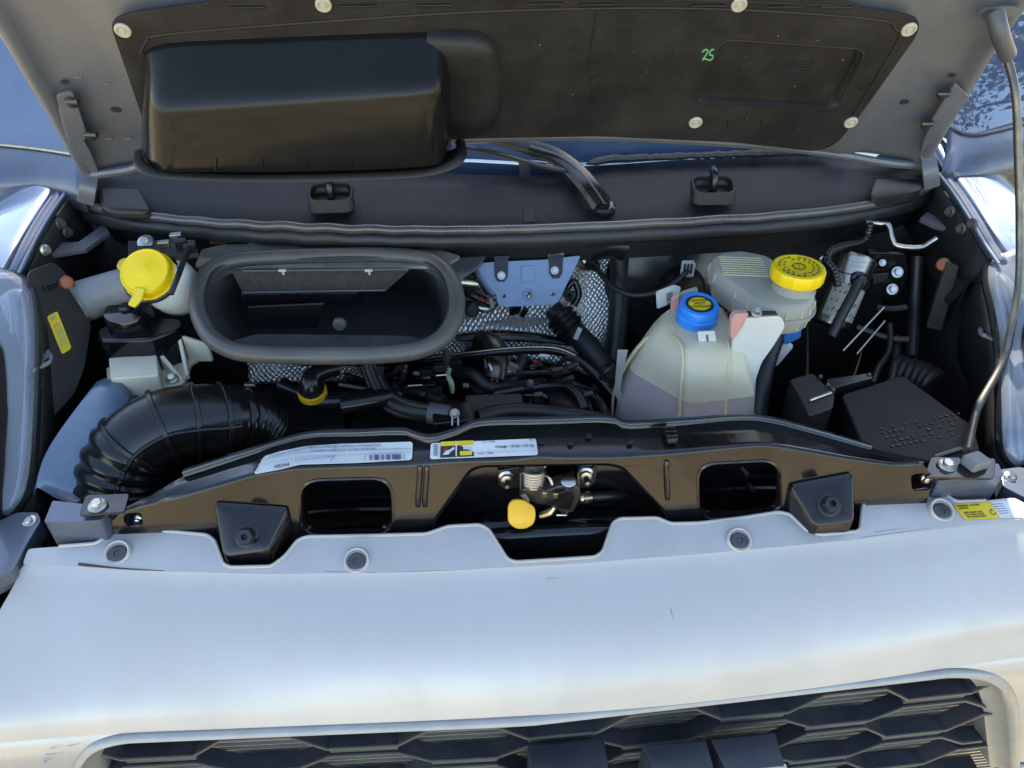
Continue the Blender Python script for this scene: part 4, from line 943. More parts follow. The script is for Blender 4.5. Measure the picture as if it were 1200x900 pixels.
bm = new(); tube(bm, [at(200, 345, z=1.075), at(208, 325, z=1.09), at(216, 304, z=1.10), at(222, 290, z=1.11)], .006, n=8, flat=.5); obj('strap_arm', bm, MT['black_satin'], wf)
bm = new(); tube(bm, [at(85, 358, z=1.02), at(100, 352, z=1.02), at(128, 342, z=1.035), at(150, 336, z=1.045), at(165, 332, z=1.05)], [.038, .037, .034, .034, .03], n=20); obj('filler_pipe', bm, MT['grey_tube'], wf)
# bolt plate and connector above it
bp_t = thing('mount_plate', 'dark bracket with a zinc bolt above the yellow washer cap', 'bracket', at(180, 290, z=1.08))
bm = new(); q = [at(a, b, z=1.10) for a, b in ((150, 282), (228, 281), (232, 296), (200, 300), (150, 298))]; prism(bm, q, (0, 0, -.01)); obj('plate', bm, MT['black_plastic'], bp_t, bevel=.001)
bm = new(); hexbolt(bm, at(171, 284, z=1.102), (0, -.55, .85), .0075, .009, 1.9); obj('bolt', bm, MT['steel'], bp_t)
for px, py, m_ in ((192, 286, 'brass'), (206, 277, 'steel'), (222, 290, 'black_satin'), (212, 284, 'black_satin')):
    bm = new(); box(bm, at(px, py, z=1.105), (.020, .012, .012), Matrix.Rotation(.2, 3, 'Z')); obj('terminal', bm, MT[m_], bp_t, bevel=.002)
for px, py, py2 in ((255, 280, 290), (300, 281, 283)):
    bm = new(); box(bm, at(px, py, z=1.07), (.03, .006, .02)); obj('stay', bm, MT['brass'], bp_t, bevel=.001)

# power steering reservoir: black top on a cream base
ps = thing('fluid_reservoir', 'black capped reservoir on a cream plastic bracket under the washer cap', 'reservoir', at(165, 455, z=.86))
def pxprism(bm, pts, z0, z1, r=.008, taper=0.):
    q = rloop([at(a, b, z=z0) for a, b in pts], r, 4); c = sum(q, V(0, 0, 0))/len(q)
    return skin(bm, [q, [V(p.x+(p.x-c.x)*taper, p.y+(p.y-c.y)*taper, z1) for p in q]])
bm = new(); pxprism(bm, ((113, 386), (140, 374), (210, 372), (214, 384), (176, 398), (116, 400)), 1.00, .93, .014); obj('black_body', bm, MT['piano'], ps, bevel=.005, seg=3)
bm = new(); c = at(150, 366, z=1.018); lathe(bm, c, (0, -.12, 1), [(.040, -.03), (.040, .002), (.037, .007), (.012, .009), (.012, .013), (.009, .014)], 32); obj('cap', bm, MT['piano'], ps, angle=35)
bm = new(); pxprism(bm, ((127, 419), (183, 414), (186, 440), (129, 444)), .966, .925, .005); obj('cream_body', bm, MT['beige_plastic'], ps, bevel=.003, seg=3)
q = [at(a, b, z=.934) for a, b in ((124, 430), (186, 422), (206, 405), (240, 408), (242, 414), (224, 424), (216, 447), (198, 456), (150, 459), (126, 455))]
bm = new(); prism(bm, rloop(q, .006, 3), (0, 0, -.010)); obj('flange', bm, MT['beige_plastic'], ps, bevel=.003, seg=3)
a_, b_ = at(183, 413, z=.966), at(211, 446, z=.936); bm = new(); prism(bm, [a_, b_, V(b_.x, b_.y, .928), V(a_.x, a_.y, .928)], (.006, .004, 0)); obj('rib', bm, MT['beige_plastic'], ps, bevel=.0015)
a_, b_, c_ = at(186, 412, z=.970), at(207, 393, z=.985), at(217, 440, z=.936)
bm = new(); prism(bm, [a_, b_, V(b_.x, b_.y, .926), V(a_.x, a_.y, .926)], (.004, .006, 0)); obj('rib', bm, MT['beige_plastic'], ps, bevel=.0015)
bm = new(); prism(bm, [b_, c_, V(c_.x, c_.y, .926), V(b_.x, b_.y, .926)], (.006, .002, 0)); obj('rib', bm, MT['beige_plastic'], ps, bevel=.0015)
d_ = at(243, 404, z=.965); bm = new(); prism(bm, [b_, d_, V(d_.x, d_.y, .928), V(b_.x, b_.y, .928)], (.002, .006, 0)); obj('rib', bm, MT['beige_plastic'], ps, bevel=.0015)
bm = new(); hexbolt(bm, at(202, 444, z=.938), (0, -.3, 1), .007, .008, 1.5); obj('bolt', bm, MT['steel'], ps)
bm = new(); pxprism(bm, ((136, 463), (170, 461), (172, 476), (140, 482)), .90, .84, .004); obj('lower_lug', bm, MT['beige_plastic'], ps, bevel=.002)

# ribbed black intake hose
ih = thing('intake_hose', 'thick black ribbed air intake hose arching at the left', 'hose', at(200, 560, z=.80))
hpth = [at(138, 580, y=.90), at(140, 556, y=.915), at(158, 522, y=.94), at(192, 500, y=.965), at(228, 493, y=.985), at(258, 491, y=1.0), at(280, 489, y=1.015), at(296, 492, y=1.03), at(308, 500, y=1.04)]
P_ = smooth_path(hpth, 10); n_ = len(P_)
def hose_r(i):
    t = i/(n_-1); r = .060-.010*max(0, t-.45)
    if t < .24: r = .062+.0035*math.sin(i*1.5)
    if t > .70: r = .054+.0035*math.sin(i*2.1)-.010*(t-.7)
    return r
bm = new(); tube(bm, P_, [hose_r(i) for i in range(n_)], n=36, sm=False); hose_o = obj('hose', bm, MT['black_satin'], ih, angle=60)
for t in (.26, .38, .51, .64):
    i = int(t*(n_-1)); T_, N2 = frames(P_); bm = new(); tube(bm, [P_[i]-T_[i]*.004, P_[i]+T_[i]*.004], hose_r(i)+.0045, n=36, sm=False); obj('hoop', bm, MT['black_satin'], hose_o, bevel=.0015)
T_, N2 = frames(P_); bm = new(); lp = []
for i in range(int(.02*n_), int(.70*n_)):
    d = (V(.35, -.8, .35)-T_[i]*V(.35, -.8, .35).dot(T_[i])).normalized(); lp.append(P_[i]+d*(hose_r(i)+.001))
tube(bm, lp, .0042, n=8, sm=False); obj('seam_rib', bm, MT['black_satin'], hose_o)
bm = new(); i = n_-4; tube(bm, [P_[i]-T_[i]*.006, P_[i]+T_[i]*.006], hose_r(i)+.004, n=36, sm=False); obj('clamp', bm, MT['dark_steel'], ih)
bm = new(); box(bm, at(293, 451, y=1.04), (.018, .008, .006)); obj('clamp_screw', bm, MT['steel'], ih, bevel=.001)

# ------------------------------------------------------------------ air intake duct with its oval mouth seal
ad = thing('air_duct', 'black air duct with a thick oval rubber mouth seal', 'air duct', (-.33, 1.12, .85))
DP = pl((-.33, 1.13, 1.05), (0, -.15, .988))
ring_px = [(232, 362), (234, 338), (246, 317), (272, 306), (320, 302), (380, 300), (440, 299), (490, 302), (515, 311), (530, 330), (535, 355), (531, 378), (516, 398), (488, 411), (440, 416), (370, 417), (300, 415), (266, 408), (244, 391)]
rg = [on(a, b, DP) for a, b in ring_px]; ring = smooth_path(rg, 5, True)
bm = new(); tube(bm, ring, .0145, n=14, closed=True, sm=False, flat=1.0); so_ = obj('mouth_seal', bm, MT['seal'], ad)
bm = new(); tube(bm, [p+DP[1]*.004+(sum(ring, V(0,0,0))/len(ring)-p).normalized()*.012 for p in ring], .0035, n=8, closed=True, sm=False); obj('inner_lip', bm, MT['rubber'], so_)
i0 = ring[int(len(ring)*.02)]; bm = new(); tube(bm, [i0+V(-.014, 0, .006), i0+V(0, -.002, .0146), i0+V(.013, 0, .006)], .0009, n=5); obj('seal_joint', bm, MT['ink'], so_)
rc_ = sum(ring, V(0, 0, 0))/len(ring)
def dl(k, off, dy=0.): return [p+(rc_-p)*k+V(0, dy, -off) for p in ring]
bm = new(); skin(bm, [dl(.02, .004), dl(.07, .015), dl(.10, .045, .035), dl(.14, .09, .085), dl(.17, .13, .12)], True, False)
bm.verts.ensure_lookup_table(); m_ = len(ring); bm.faces.new([bm.verts[i] for i in range(4*m_, 5*m_)]); obj('duct_wall', bm, MT['duct_in'], ad, angle=60)
# inside: mesh panel at the back, stepped ledge, dusty sill
DY = 1.215
q = [at(a, b, y=DY) for a, b in ((272, 318), (480, 316), (452, 341), (284, 343))]
bm = new(); plate(bm, q, [], (0, .003, 0)); obj('filter_mesh', bm, MT['felt'], ad)
bm = new(); tube(bm, [at(284, 343, y=DY-.003), at(452, 340, y=DY-.003)], .0022, n=6); obj('ledge_line', bm, MT['seal'], ad)
bm = new(); tube(bm, [at(284, 317.5, y=DY-.004), at(478, 316, y=DY-.004)], .0018, n=6); obj('ledge_line', bm, MT['seal'], ad)
for px in (331, 432):
    bm = new(); box(bm, at(px, 317, y=DY-.006), (.014, .004, .005)); box(bm, at(px+1, 320, y=DY-.006), (.004, .004, .007)); obj('retainer', bm, MT['clip'], ad, bevel=.001)
q = [at(a, b, y=DY-.01) for a, b in ((282, 345), (420, 343), (412, 351), (284, 353))]; bm = new(); plate(bm, q, [], (0, .004, 0)); sl_ = obj('ledge', bm, MT['black_satin'], ad, bevel=.001)
for k in range(8):
    bm = new(); p0 = at(290+k*20, 344, y=DY-.012); tube(bm, [p0, p0+V(0, -.002, -.012)], .0016, n=5); obj('ledge_rib', bm, MT['black_satin'], sl_)
q = [at(a, b, y=1.15) for a, b in ((290, 360), (380, 356), (372, 385), (292, 386))]; bm = new(); plate(bm, q, [], (0, .005, 0)); obj('deflector', bm, MT['black_satin'], ad, bevel=.002)
bm = new(); lathe(bm, at(398, 380, y=1.10), (0, -1, .2), [(.012, 0), (.010, .004), (.003, .005)], 18); obj('rivet', bm, MT['seal'], ad)
q = [at(a, b, z=1.01) for a, b in ((268, 400), (300, 391), (480, 393), (500, 399), (470, 409), (300, 410))]; bm = new(); prism(bm, rloop(q, .01, 3), (0, 0, -.004)); obj('sill', bm, mat('dusty_sill', (.03, .034, .04), .5, dust=.5, dustc=(.12, .13, .14), dscale=18, stretch=(1, 3, 1)), ad, bevel=.002)
# grey plate behind the mouth
q = [at(a, b, z=1.062) for a, b in ((228, 312), (236, 292), (262, 286), (400, 283), (512, 283), (516, 292), (540, 300), (520, 312))]; bm = new(); prism(bm, rloop(q, .006, 3), (0, 0, -.006)); obj('back_plate', bm, MT['plate_grey'], ad, bevel=.001)
q = [at(a, b, z=1.055) for a, b in ((512, 303), (568, 300), (562, 310), (545, 322), (538, 330))]; bm = new(); prism(bm, q, (0, 0, -.006)); obj('side_plate', bm, MT['grey_plastic'], ad, bevel=.001)

# ------------------------------------------------------------------ heat shield, bracket and hoses in the middle
hs_t = thing('heat_shield', 'embossed silver foil heat shield on the bulkhead', 'heat shield', at(630, 430, y=1.36))
def foil(pts_rows, name='foil'):
    bm = new(); rows = []
    for r_ in pts_rows: rows.append(resample(smooth_path([at(a, b, y=c) for a, b, c in r_], 4), 40))
    rr_ = []
    for k in range(len(rows)-1):
        for j in range(5): rr_.append([a.lerp(b, j/5)+V(0, .006*math.sin(i*.45+j+k*3)*.5, 0) for i, (a, b) in enumerate(zip(rows[k], rows[k+1]))])
    rr_.append(rows[-1]); grid(bm, rr_); return obj(name, bm, MT['foil'], hs_t, angle=80, solid=.001)
foil([((505, 288, 1.40), (560, 288, 1.40), (640, 286, 1.40), (700, 286, 1.39), (728, 290, 1.40)),
      ((505, 320, 1.375), (560, 325, 1.370), (640, 330, 1.365), (690, 325, 1.365), (729, 330, 1.375)),
      ((505, 362, 1.335), (560, 368, 1.320), (640, 372, 1.315), (690, 366, 1.320), (728, 380, 1.335)),
      ((505, 392, 1.30), (560, 386, 1.29), (640, 390, 1.285), (690, 410, 1.285), (722, 425, 1.30)),
      ((505, 425, 1.27), (560, 420, 1.265), (640, 425, 1.26), (690, 440, 1.26), (715, 455, 1.27))])
foil([((290, 425, 1.22), (350, 422, 1.22), (420, 422, 1.22), (505, 412, 1.25)), ((292, 450, 1.20), (350, 448, 1.20), (420, 446, 1.21), (505, 440, 1.24))], 'lower_foil')
bm = new(); tube(bm, [at(535, 396, y=1.265), at(580, 393, y=1.26), at(630, 396, y=1.255), at(672, 403, y=1.255)], [.008, .013, .012, .006], n=8, flat=.7); obj('shade_band', bm, MT['black_satin'], hs_t)  # black band that paints the ledge's shading onto the foil

bb = thing('blue_bracket', 'pale blue sheet metal bracket hung from two straps under the cowl', 'bracket', at(620, 358, y=1.29))
BP = pl((.0, 1.285, 1.04), (0, -.82, .57))
ol = [on(a, b, BP) for a, b in ((556, 309), (575, 307), (640, 304), (681, 299), (674, 314), (662, 338), (656, 352), (650, 357), (588, 360), (583, 356), (581, 344), (576, 340), (565, 324))]
ho = [[on(a+math.cos(t)*rx, b+math.sin(t)*ry, BP) for t in [i*math.pi/8 for i in range(16)]] for a, b, rx, ry in ((591, 347, 2.3, 2.3), (648.5, 345, 3.6, 2.1), (619.5, 345.5, 3.4, 3.4))]
bm = new(); plate(bm, rloop(ol, .006, 3), ho, -BP[1]*.003); bbo = obj('plate', bm, MT['bracket_blue'], bb, bevel=.001)
bm = new(); lathe(bm, on(619.5, 345.5, BP), BP[1], [(.0115, .0), (.0105, .003), (.0075, .0032), (.006, 0)], 26, cap=False); obj('boss', bm, MT['bracket_blue'], bbo, angle=30)
bm = new(); prism(bm, rloop([on(a, b, BP, .0005) for a, b in ((611, 312), (626, 311), (626, 330), (611, 331))], .003, 2), BP[1]*.002); obj('embossed_panel', bm, MT['bracket_blue'], bbo, bevel=.0008)
bm = new(); grid(bm, [[on(a, b, BP, o) for a, b, o in ((556, 309, 0), (565, 324, 0), (576, 340, 0), (581, 344, 0))], [on(a, b, BP, o) for a, b, o in ((550, 312, -.02), (558, 327, -.02), (570, 343, -.02), (577, 348, -.02))]]); obj('side_flange', bm, MT['bracket_blue'], bbo, solid=.002)
for x0_, x1_, yb, nb in ((577, 598, 330, (587.5, 323)), (641, 662, 326, (650, 317))):
    xm = (x0_+x1_)/2
    q = [on(x0_+2, 300, BP, .004), on(x1_-2, 299, BP, .004), on(x1_-3, yb-6, BP, .004), on(xm+4, yb, BP, .004), on(xm-4, yb, BP, .004), on(x0_+3, yb-6, BP, .004)]
    bm = new(); prism(bm, q, -BP[1]*.003); st_ = obj('strap', bm, MT['black_satin'], bb, bevel=.001)
    bm = new(); q = [at(x0_, 278, y=1.31), at(x1_, 277, y=1.31), at(x1_-1, 302, y=1.295), at(x0_+1, 303, y=1.295)]; prism(bm, q, V(0, .004, 0)); obj('strap_upper', bm, MT['grey_tube'], st_, bevel=.001)
    bm = new(); hexbolt(bm, on(*nb, BP, .0045), BP[1], .0058, .008, 1.4); obj('bolt', bm, MT['steel'], st_)

def hose(name, label, pts, r, m='rubber', ribs=None, group=None, n=14, cat='hose', par=None, **kw):
    bm = new(); P = [at(a, b, y=c) for a, b, c in pts]
    if ribs:
        Q = resample(smooth_path(P, 8), ribs); tube(bm, Q, [r*(1+.16*(i % 2)) for i in range(ribs)], n=n, sm=False)
        return obj(name, bm, MT[m], par, label=label, cat=cat, group=group, angle=25) if label else obj(name, bm, MT[m], par, angle=25)
    tube(bm, P, r, n=n, k=8, **kw)
    return obj(name, bm, MT[m], par, label=label, cat=cat, group=group) if label else obj(name, bm, MT[m], par)
# big heater hose running from the bracket down to the tank
hh = thing('heater_hose', 'thick black hose running down from the blue bracket to the coolant tank', 'hose', at(700, 440, y=1.15))
hose('hose', None, [(648, 362, 1.30), (660, 375, 1.28), (672, 388, 1.26), (690, 408, 1.22), (712, 436, 1.17), (735, 466, 1.10)], [.020, .021, .023, .024, .024, .024], par=hh)
hose('collar', None, [(655, 370, 1.275), (669, 386, 1.25)], .0275, 'black_satin', par=hh, ribs=7)
bm = new(); box(bm, at(677, 391, y=1.225), (.009, .006, .026), Matrix.Rotation(.3, 3, 'Y')); obj('paint_mark', bm, MT['white_paper'], hh, bevel=.001)
# cable arching over from the foil to the brake booster
cb = thing('sensor_cable', 'thin black cable looping from the foil to a connector by the coolant cap', 'cable', at(720, 340, y=1.3))
hose('cable', None, [(694, 306, 1.36), (702, 318, 1.33), (718, 336, 1.29), (742, 346, 1.26), (772, 342, 1.25), (795, 328, 1.26), (806, 316, 1.27)], .0055, par=cb)
bm = new(); lathe(bm, at(687, 302, y=1.37), (.2, -.8, .5), [(.026, -.01), (.026, 0), (.018, .006), (.016, .018), (.010, .02)], 22); obj('socket', bm, MT['brass'], cb, angle=35)
bm = new(); box(bm, at(694, 310, y=1.345), (.028, .02, .018), Matrix.Rotation(.5, 3, 'Y')); obj('plug', bm, MT['black_satin'], cb, bevel=.003)
bm = new(); box(bm, at(806, 315, y=1.275), (.024, .016, .030)); cn = obj('connector', bm, MT['white_plastic'], cb, bevel=.003)
for k in range(3):
    bm = new(); box(bm, at(802+k*4, 315, y=1.265), (.003, .004, .02)); obj('slot', bm, MT['ink'], cn)
# brake booster: big black dome behind
bm = new(); lathe(bm, at(790, 330, y=1.38), (0, -1, .25), [(.15, 0), (.15, .02), (.135, .035), (.13, .04), (.09, .05), (.05, .055), (.04, .08)], 48); obj('brake_booster', bm, MT['black_satin'], None, label='round black brake booster dome behind the coolant tank', cat='brake booster', angle=30)
bm = new(); tube(bm, [at(727, 300, y=1.37), at(727, 340, y=1.35), at(722, 400, y=1.30), at(712, 450, y=1.24)], .022, n=12); obj('drain_hose', bm, MT['rubber'], None, label='vertical black hose between the foil and the coolant tank', cat='hose')
# dark ducting under the cowl
for pts, r_, lab_ in ((((690, 290, 1.33), (712, 284, 1.33), (732, 288, 1.33)), .030, 'stubby black pipe end under the cowl right of the foil'),):
    hose('cowl_drain', lab_, pts, r_, 'black_satin', cat='pipe')

# ------------------------------------------------------------------ engine
en = thing('engine', 'dark engine with covers and pipes deep in the middle of the bay', 'engine', (-.05, 1.12, .48))
def ebox(pts, z0, z1, m='black_plastic', name='cover', r=.012, bev=.006):
    bm = new(); pxprism(bm, pts, z0, z1, r); return obj(name, bm, MT[m], en, bevel=bev, seg=3)
ebox(((420, 470), (700, 462), (720, 520), (400, 525)), .80, .50, 'liner', 'block')
ebox(((545, 462), (612, 460), (616, 488), (550, 492)), .90, .80, 'felt', 'cover', .006, .004)
ebox(((640, 455), (690, 458), (700, 490), (644, 492)), .88, .80, 'black_plastic', 'cover')
ebox(((300, 440), (400, 440), (405, 500), (300, 505)), .80, .55, 'liner', 'cover')
ebox(((455, 428), (510, 425), (512, 450), (458, 455)), .90, .84, 'black_satin', 'cover', .008, .003)
ebox(((505, 475), (550, 470), (556, 492), (508, 497)), .93, .88, 'black_satin', 'cover', .006, .003)
# turbo elbow in bare metal
bm = new(); tube(bm, [at(560, 398, y=1.26), at(574, 405, y=1.24), at(580, 425, y=1.20), at(576, 450, y=1.16)], [.020, .026, .030, .034], n=18); el = obj('metal_elbow', bm, MT['canister'], en)
for k, (px, py, y_) in enumerate(((558, 428, 1.19), (566, 440, 1.175), (572, 452, 1.16))):
    bm = new(); lathe(bm, at(px, py, y=y_), (-.7, -.6, .4), [(.034, 0), (.036, .004), (.036, .008), (.033, .011)], 26); obj('clamp_ring', bm, MT['black_satin'] if k != 1 else MT['steel'], en, angle=30)
# long pipe with a bright upper edge
P = [(425, 436, 1.20), (474, 428, 1.19), (520, 420, 1.18), (600, 411, 1.17), (650, 411, 1.16), (675, 420, 1.14), (700, 440, 1.11), (722, 466, 1.07)]
hose('cover_edge', None, P, .0085, 'black_satin', par=en)
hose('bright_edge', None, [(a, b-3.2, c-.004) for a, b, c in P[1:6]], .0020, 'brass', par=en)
for nm, pts, r_, m_ in (('pipe', [(529, 438, 1.16), (552, 438, 1.14), (570, 452, 1.12), (592, 454, 1.115), (606, 437, 1.13), (614, 418, 1.16)], .0115, 'rubber'),
                        ('pipe', [(596, 455, 1.10), (640, 452, 1.10)], .014, 'rubber'), ('pipe', [(580, 462, 1.09), (620, 455, 1.09), (668, 452, 1.09), (700, 470, 1.06), (712, 500, 1.0)], .0105, 'black_satin'),
                        ('pipe', [(330, 452, 1.10), (380, 470, 1.06), (430, 465, 1.06), (470, 455, 1.06)], .015, 'black_satin'), ('pipe', [(470, 455, 1.10), (500, 462, 1.08), (520, 470, 1.06)], .012, 'rubber'),
                        ('pipe', [(400, 475, 1.03), (440, 468, 1.04), (470, 462, 1.05)], .016, 'black_satin'), ('pipe', [(560, 490, .98), (600, 482, 1.0), (660, 486, 1.0), (710, 494, .98)], .014, 'black_plastic')):
    hose(nm, None, pts, r_, m_, par=en)
hose('ribbed_conduit', None, [(642, 451, 1.095), (664, 453, 1.085), (678, 463, 1.06), (686, 482, 1.02)], .0085, 'black_satin', ribs=34, par=en)
bm = new(); i_ = at(600, 436, y=1.128); tube(bm, [i_+V(-.004, 0, -.004), i_+V(.004, 0, .005)], .0135, n=16, sm=False); obj('hose_clamp', bm, MT['steel'], en)
for k in range(15):
    x = random.uniform(570, 720); y = random.uniform(415, 480); bm = new()
    P = [at(x, y, y=random.uniform(1.1, 1.18))]
    for j in range(3): P.append(at(x+random.uniform(-25, 25)*(j+1)*.6, y+random.uniform(-4, 16)*(j+1)*.6, y=random.uniform(1.05, 1.15)))
    tube(bm, P, random.choice((.0022, .003, .0045)), n=6, k=5); obj('wire', bm, MT[random.choice(('black_satin', 'rubber', 'black_plastic', 'black_satin'))], en)
for k in range(13):
    x = random.uniform(420, 540); y = random.uniform(425, 480); bm = new(); P = [at(x, y, y=random.uniform(1.1, 1.18))]
    for j in range(3): P.append(at(x+random.uniform(-30, 30), y+random.uniform(-8, 14)*(j+1)*.6, y=random.uniform(1.06, 1.16)))
    tube(bm, P, random.choice((.0025, .0035, .005)), n=6, k=5); obj('wire', bm, MT[random.choice(('black_satin', 'rubber', 'black_plastic'))], en)
def bits(pts, m, s=(.01, .006, .006), y=1.12, name='connector'):
    for px, py in pts:
        bm = new(); box(bm, at(px, py, y=y), (s[0]*random.uniform(.7, 1.2), s[1], s[2]*random.uniform(.7, 1.2)), Matrix.Rotation(random.uniform(-.6, .6), 3, 'Y')); obj(name, bm, MT[m], en, bevel=.001)
bits([(638, 417)], 'white_paper', (.016, .004, .008)); bits([(627, 424)], 'red', (.008, .005, .006)); bits([(624, 430)], 'pink', (.010, .006, .009)); bits([(494, 458), (693, 434), (700, 437), (704, 440), (688, 472), (556, 484)], 'clip', (.007, .004, .004))
for _ in range(16):
    x, y = random.uniform(590, 715), random.uniform(425, 480); bits([(x, y)], random.choice(('black_satin', 'dark_steel', 'black_plastic', 'grey_plastic')), (random.uniform(.006, .022), .01, random.uniform(.004, .014)), random.uniform(1.04, 1.12), 'fitting')
for _ in range(12):
    x, y = random.uniform(440, 560), random.uniform(425, 485); bits([(x, y)], random.choice(('black_satin', 'dark_steel', 'black_plastic')), (random.uniform(.008, .026), .012, random.uniform(.006, .018)), random.uniform(1.04, 1.12), 'fitting')
for a, b in (((478, 452), (495, 451)), ((511, 440), (524, 439)), ((615, 463), (640, 463)), ((641, 481), (664, 480)), ((618, 474), (640, 476))):
    bm = new(); tube(bm, [at(*a, y=1.07), at(*b, y=1.07)], .0016, n=6); obj('rod', bm, MT['steel'], en)
bm = new(); lathe(bm, at(470, 436, y=1.14), (.1, -.8, .5), [(.013, -.01), (.013, .005), (.008, .006), (.007, 0)], 22); obj('grey_grommet', bm, MT['grey_tube'], en)
bm = new(); tube(bm, [at(527, 431, y=1.10), at(525, 440, y=1.10), at(529, 450, y=1.09), at(530, 460, y=1.085)], [.006, .008, .009, .006], n=10, flat=.6); obj('green_retainer', bm, MT['green_clip'], en)
bm = new(); tube(bm, [at(523, 413, y=1.15), at(524, 424, y=1.12), at(527, 432, y=1.10)], .008, n=8); obj('retainer_stalk', bm, MT['grey_plastic'], en)
# metal fittings left of the bracket
for pts, r_, m_ in (([(540, 330, 1.30), (560, 332, 1.30)], .014, 'brass'), ([(541, 340, 1.30), (552, 345, 1.29), (575, 356, 1.28)], .009, 'black_satin'), ([(552, 358, 1.28), (572, 362, 1.28), (583, 352, 1.28)], .008, 'steel'), ([(575, 348, 1.275), (577, 360, 1.275)], .005, 'clip')):
    hose('fitting', None, pts, r_, m_, par=en)
bm = new(); lathe(bm, at(553, 363, y=1.26), (.2, -.9, .3), [(.014, -.02), (.014, .004), (.011, .006)], 20); obj('end_cap', bm, MT['black_satin'], en, angle=30)
bits([(563, 350), (570, 352)], 'red', (.008, .005, .005), 1.27); bits([(566, 337)], 'dark_steel', (.006, .006, .03), 1.28)
hose('fitting', None, [(660, 345, 1.31), (672, 330, 1.32), (678, 345, 1.31), (672, 358, 1.30)], .007, 'black_satin', par=en)
bits([(605, 362), (614, 366), (600, 364)], 'black_satin', (.014, .01, .02), 1.29, 'fitting'); bits([(664, 344), (668, 347)], 'dark_steel', (.018, .01, .018), 1.29, 'fitting')
# items tucked under the cowl
bits([(529, 289), (536, 289)], 'copper', (.020, .006, .016), 1.335); bits([(522, 288)], 'dark_steel', (.008, .006, .02), 1.335); bits([(625, 290)], 'clip', (.010, .006, .026), 1.33)
# ribbed hose below the duct, with sleeve and bolt
rh = thing('coolant_hose', 'fluted black hose curving from under the oval duct to the crossmember', 'hose', at(480, 490, y=1.0))
for k, d in enumerate((-.0125, -.004, .0045, .013)):
    pts = [(432, 424, 1.10), (440, 446, 1.075), (452, 466, 1.045), (474, 479, 1.015), (505, 484, .995), (528, 487, .985)]
    bm = new(); P = [at(a, b, y=c) for a, b, c in pts]; P = [p+V(d*.75, 0, d*.9)*(1 if i < 3 else 1)+V(-d*.5*(i > 3), 0, 0) for i, p in enumerate(P)]; tube(bm, P, .0062, n=10, k=8); obj('flute', bm, MT['rubber'], rh)
bm = new(); tube(bm, [at(a, b, y=c+.004) for a, b, c in pts], .013, n=12); obj('core', bm, MT['rubber'], rh)
bm = new(); tube(bm, [at(503, 484, y=.992), at(527, 488, y=.983)], .0185, n=18); obj('sleeve', bm, MT['grey_plastic'], rh)
bm = new(); hexbolt(bm, at(533, 485, y=.97), (0, -.6, .8), .0065, .010, 1.3); box(bm, at(533, 490, y=.965), (.016, .01, .004)); obj('bolt', bm, MT['clip'], rh)
for dx in (-3, 4):
    bm = new(); tube(bm, [at(533+dx, 490, y=.96), at(533+dx, 499, y=.95)], .0020, n=6); obj('prong', bm, MT['steel'], rh)
# dipstick / oil filler with yellow collar
op = thing('breather_elbow', 'black elbow pipe seated in a yellow collar below the duct', 'pipe', at(365, 470, y=1.08))
bm = new(); tube(bm, [at(365, 462, y=1.065), at(364, 450, y=1.07), at(368, 441, y=1.08), at(380, 435, y=1.09), at(396, 431, y=1.10)], [.020, .019, .017, .015, .014], n=16); obj('elbow', bm, MT['black_satin'], op)
bm = new(); lathe(bm, at(366, 459, y=1.062), (0, -.2, 1), [(.025, -.007), (.025, .004), (.021, .005), (.020, -.007)], 28, cap=False); obj('yellow_collar', bm, MT['yellow2'], op, angle=35)
bm = new(); lathe(bm, at(365, 456, y=1.064), (0, -.2, 1), [(.0215, -.002), (.0235, .005), (.018, .007)], 28); obj('ring', bm, MT['black_satin'], op, angle=35)

# ------------------------------------------------------------------ coolant tank
ct = thing('coolant_tank', 'milky coolant tank with a blue cap and purple fluid', 'coolant tank', (.25, 1.06, .84))
def rr_loop(x0, x1, y0, y1, z, r, n=6):
    r = min(r, (x1-x0)*.49, (y1-y0)*.49); return rloop([V(x0, y0, z), V(x1, y0, z), V(x1, y1, z), V(x0, y1, z)], r, n)
TK = [(.84, .158, 1.045, .252, .962, .386), (.90, .162, 1.047, .252, .963, .385), (.945, .176, 1.054, .250, .967, .379), (.978, .192, 1.060, .250, .974, .368), (1.0, .204, 1.066, .250, .983, .361), (1.015, .215, 1.070, .252, .992, .355), (1.024, .225, 1.073, .255, 1.002, .350), (1.0285, .238, 1.076, .262, 1.018, .342)]
def tank_sec(z, inset=0.):
    for a, b in zip(TK, TK[1:]):
        if a[0] <= z <= b[0]+1e-6:
            f = (z-a[0])/(b[0]-a[0]); v = [p+(q-p)*f for p, q in zip(a, b)]
            P = [V(v[1], v[2], z), V(v[3], v[4], z), V(v[3]+.006, v[4]-.004, z), V(.325, v[4]-.004, z), V(.331, v[4], z), V(v[5], v[4]+.004, z), V(v[5], 1.135, z), V(v[1]+.03, 1.13, z)]
            
            c = sum(P, V(0, 0, 0))/8
            return [p+(c-p).normalized()*inset*1.5 for p in rloop(P, .016, 4)]
bm = new(); skin(bm, [tank_sec(z) for z in (.84, .87, .90, .925, .940, .948)], cap=False); obj('wet_wall', bm, MT['tank_wet'], ct, angle=70)
bm = new(); skin(bm, [tank_sec(z) for z in (.948, .957, .965, .978, .990, 1.0, 1.008, 1.015, 1.020, 1.024, 1.0268, 1.0285)]); TKT = BVHTree.FromBMesh(bm); tk = obj('tank', bm, MT['tank'], ct, angle=40)
LV = .948
bm = new(); skin(bm, [tank_sec(z, .004) for z in (.845, .88, .91, .935, LV)]); obj('coolant', bm, MT['coolant'], ct, angle=50, label='purple coolant at the bottom of the tank')
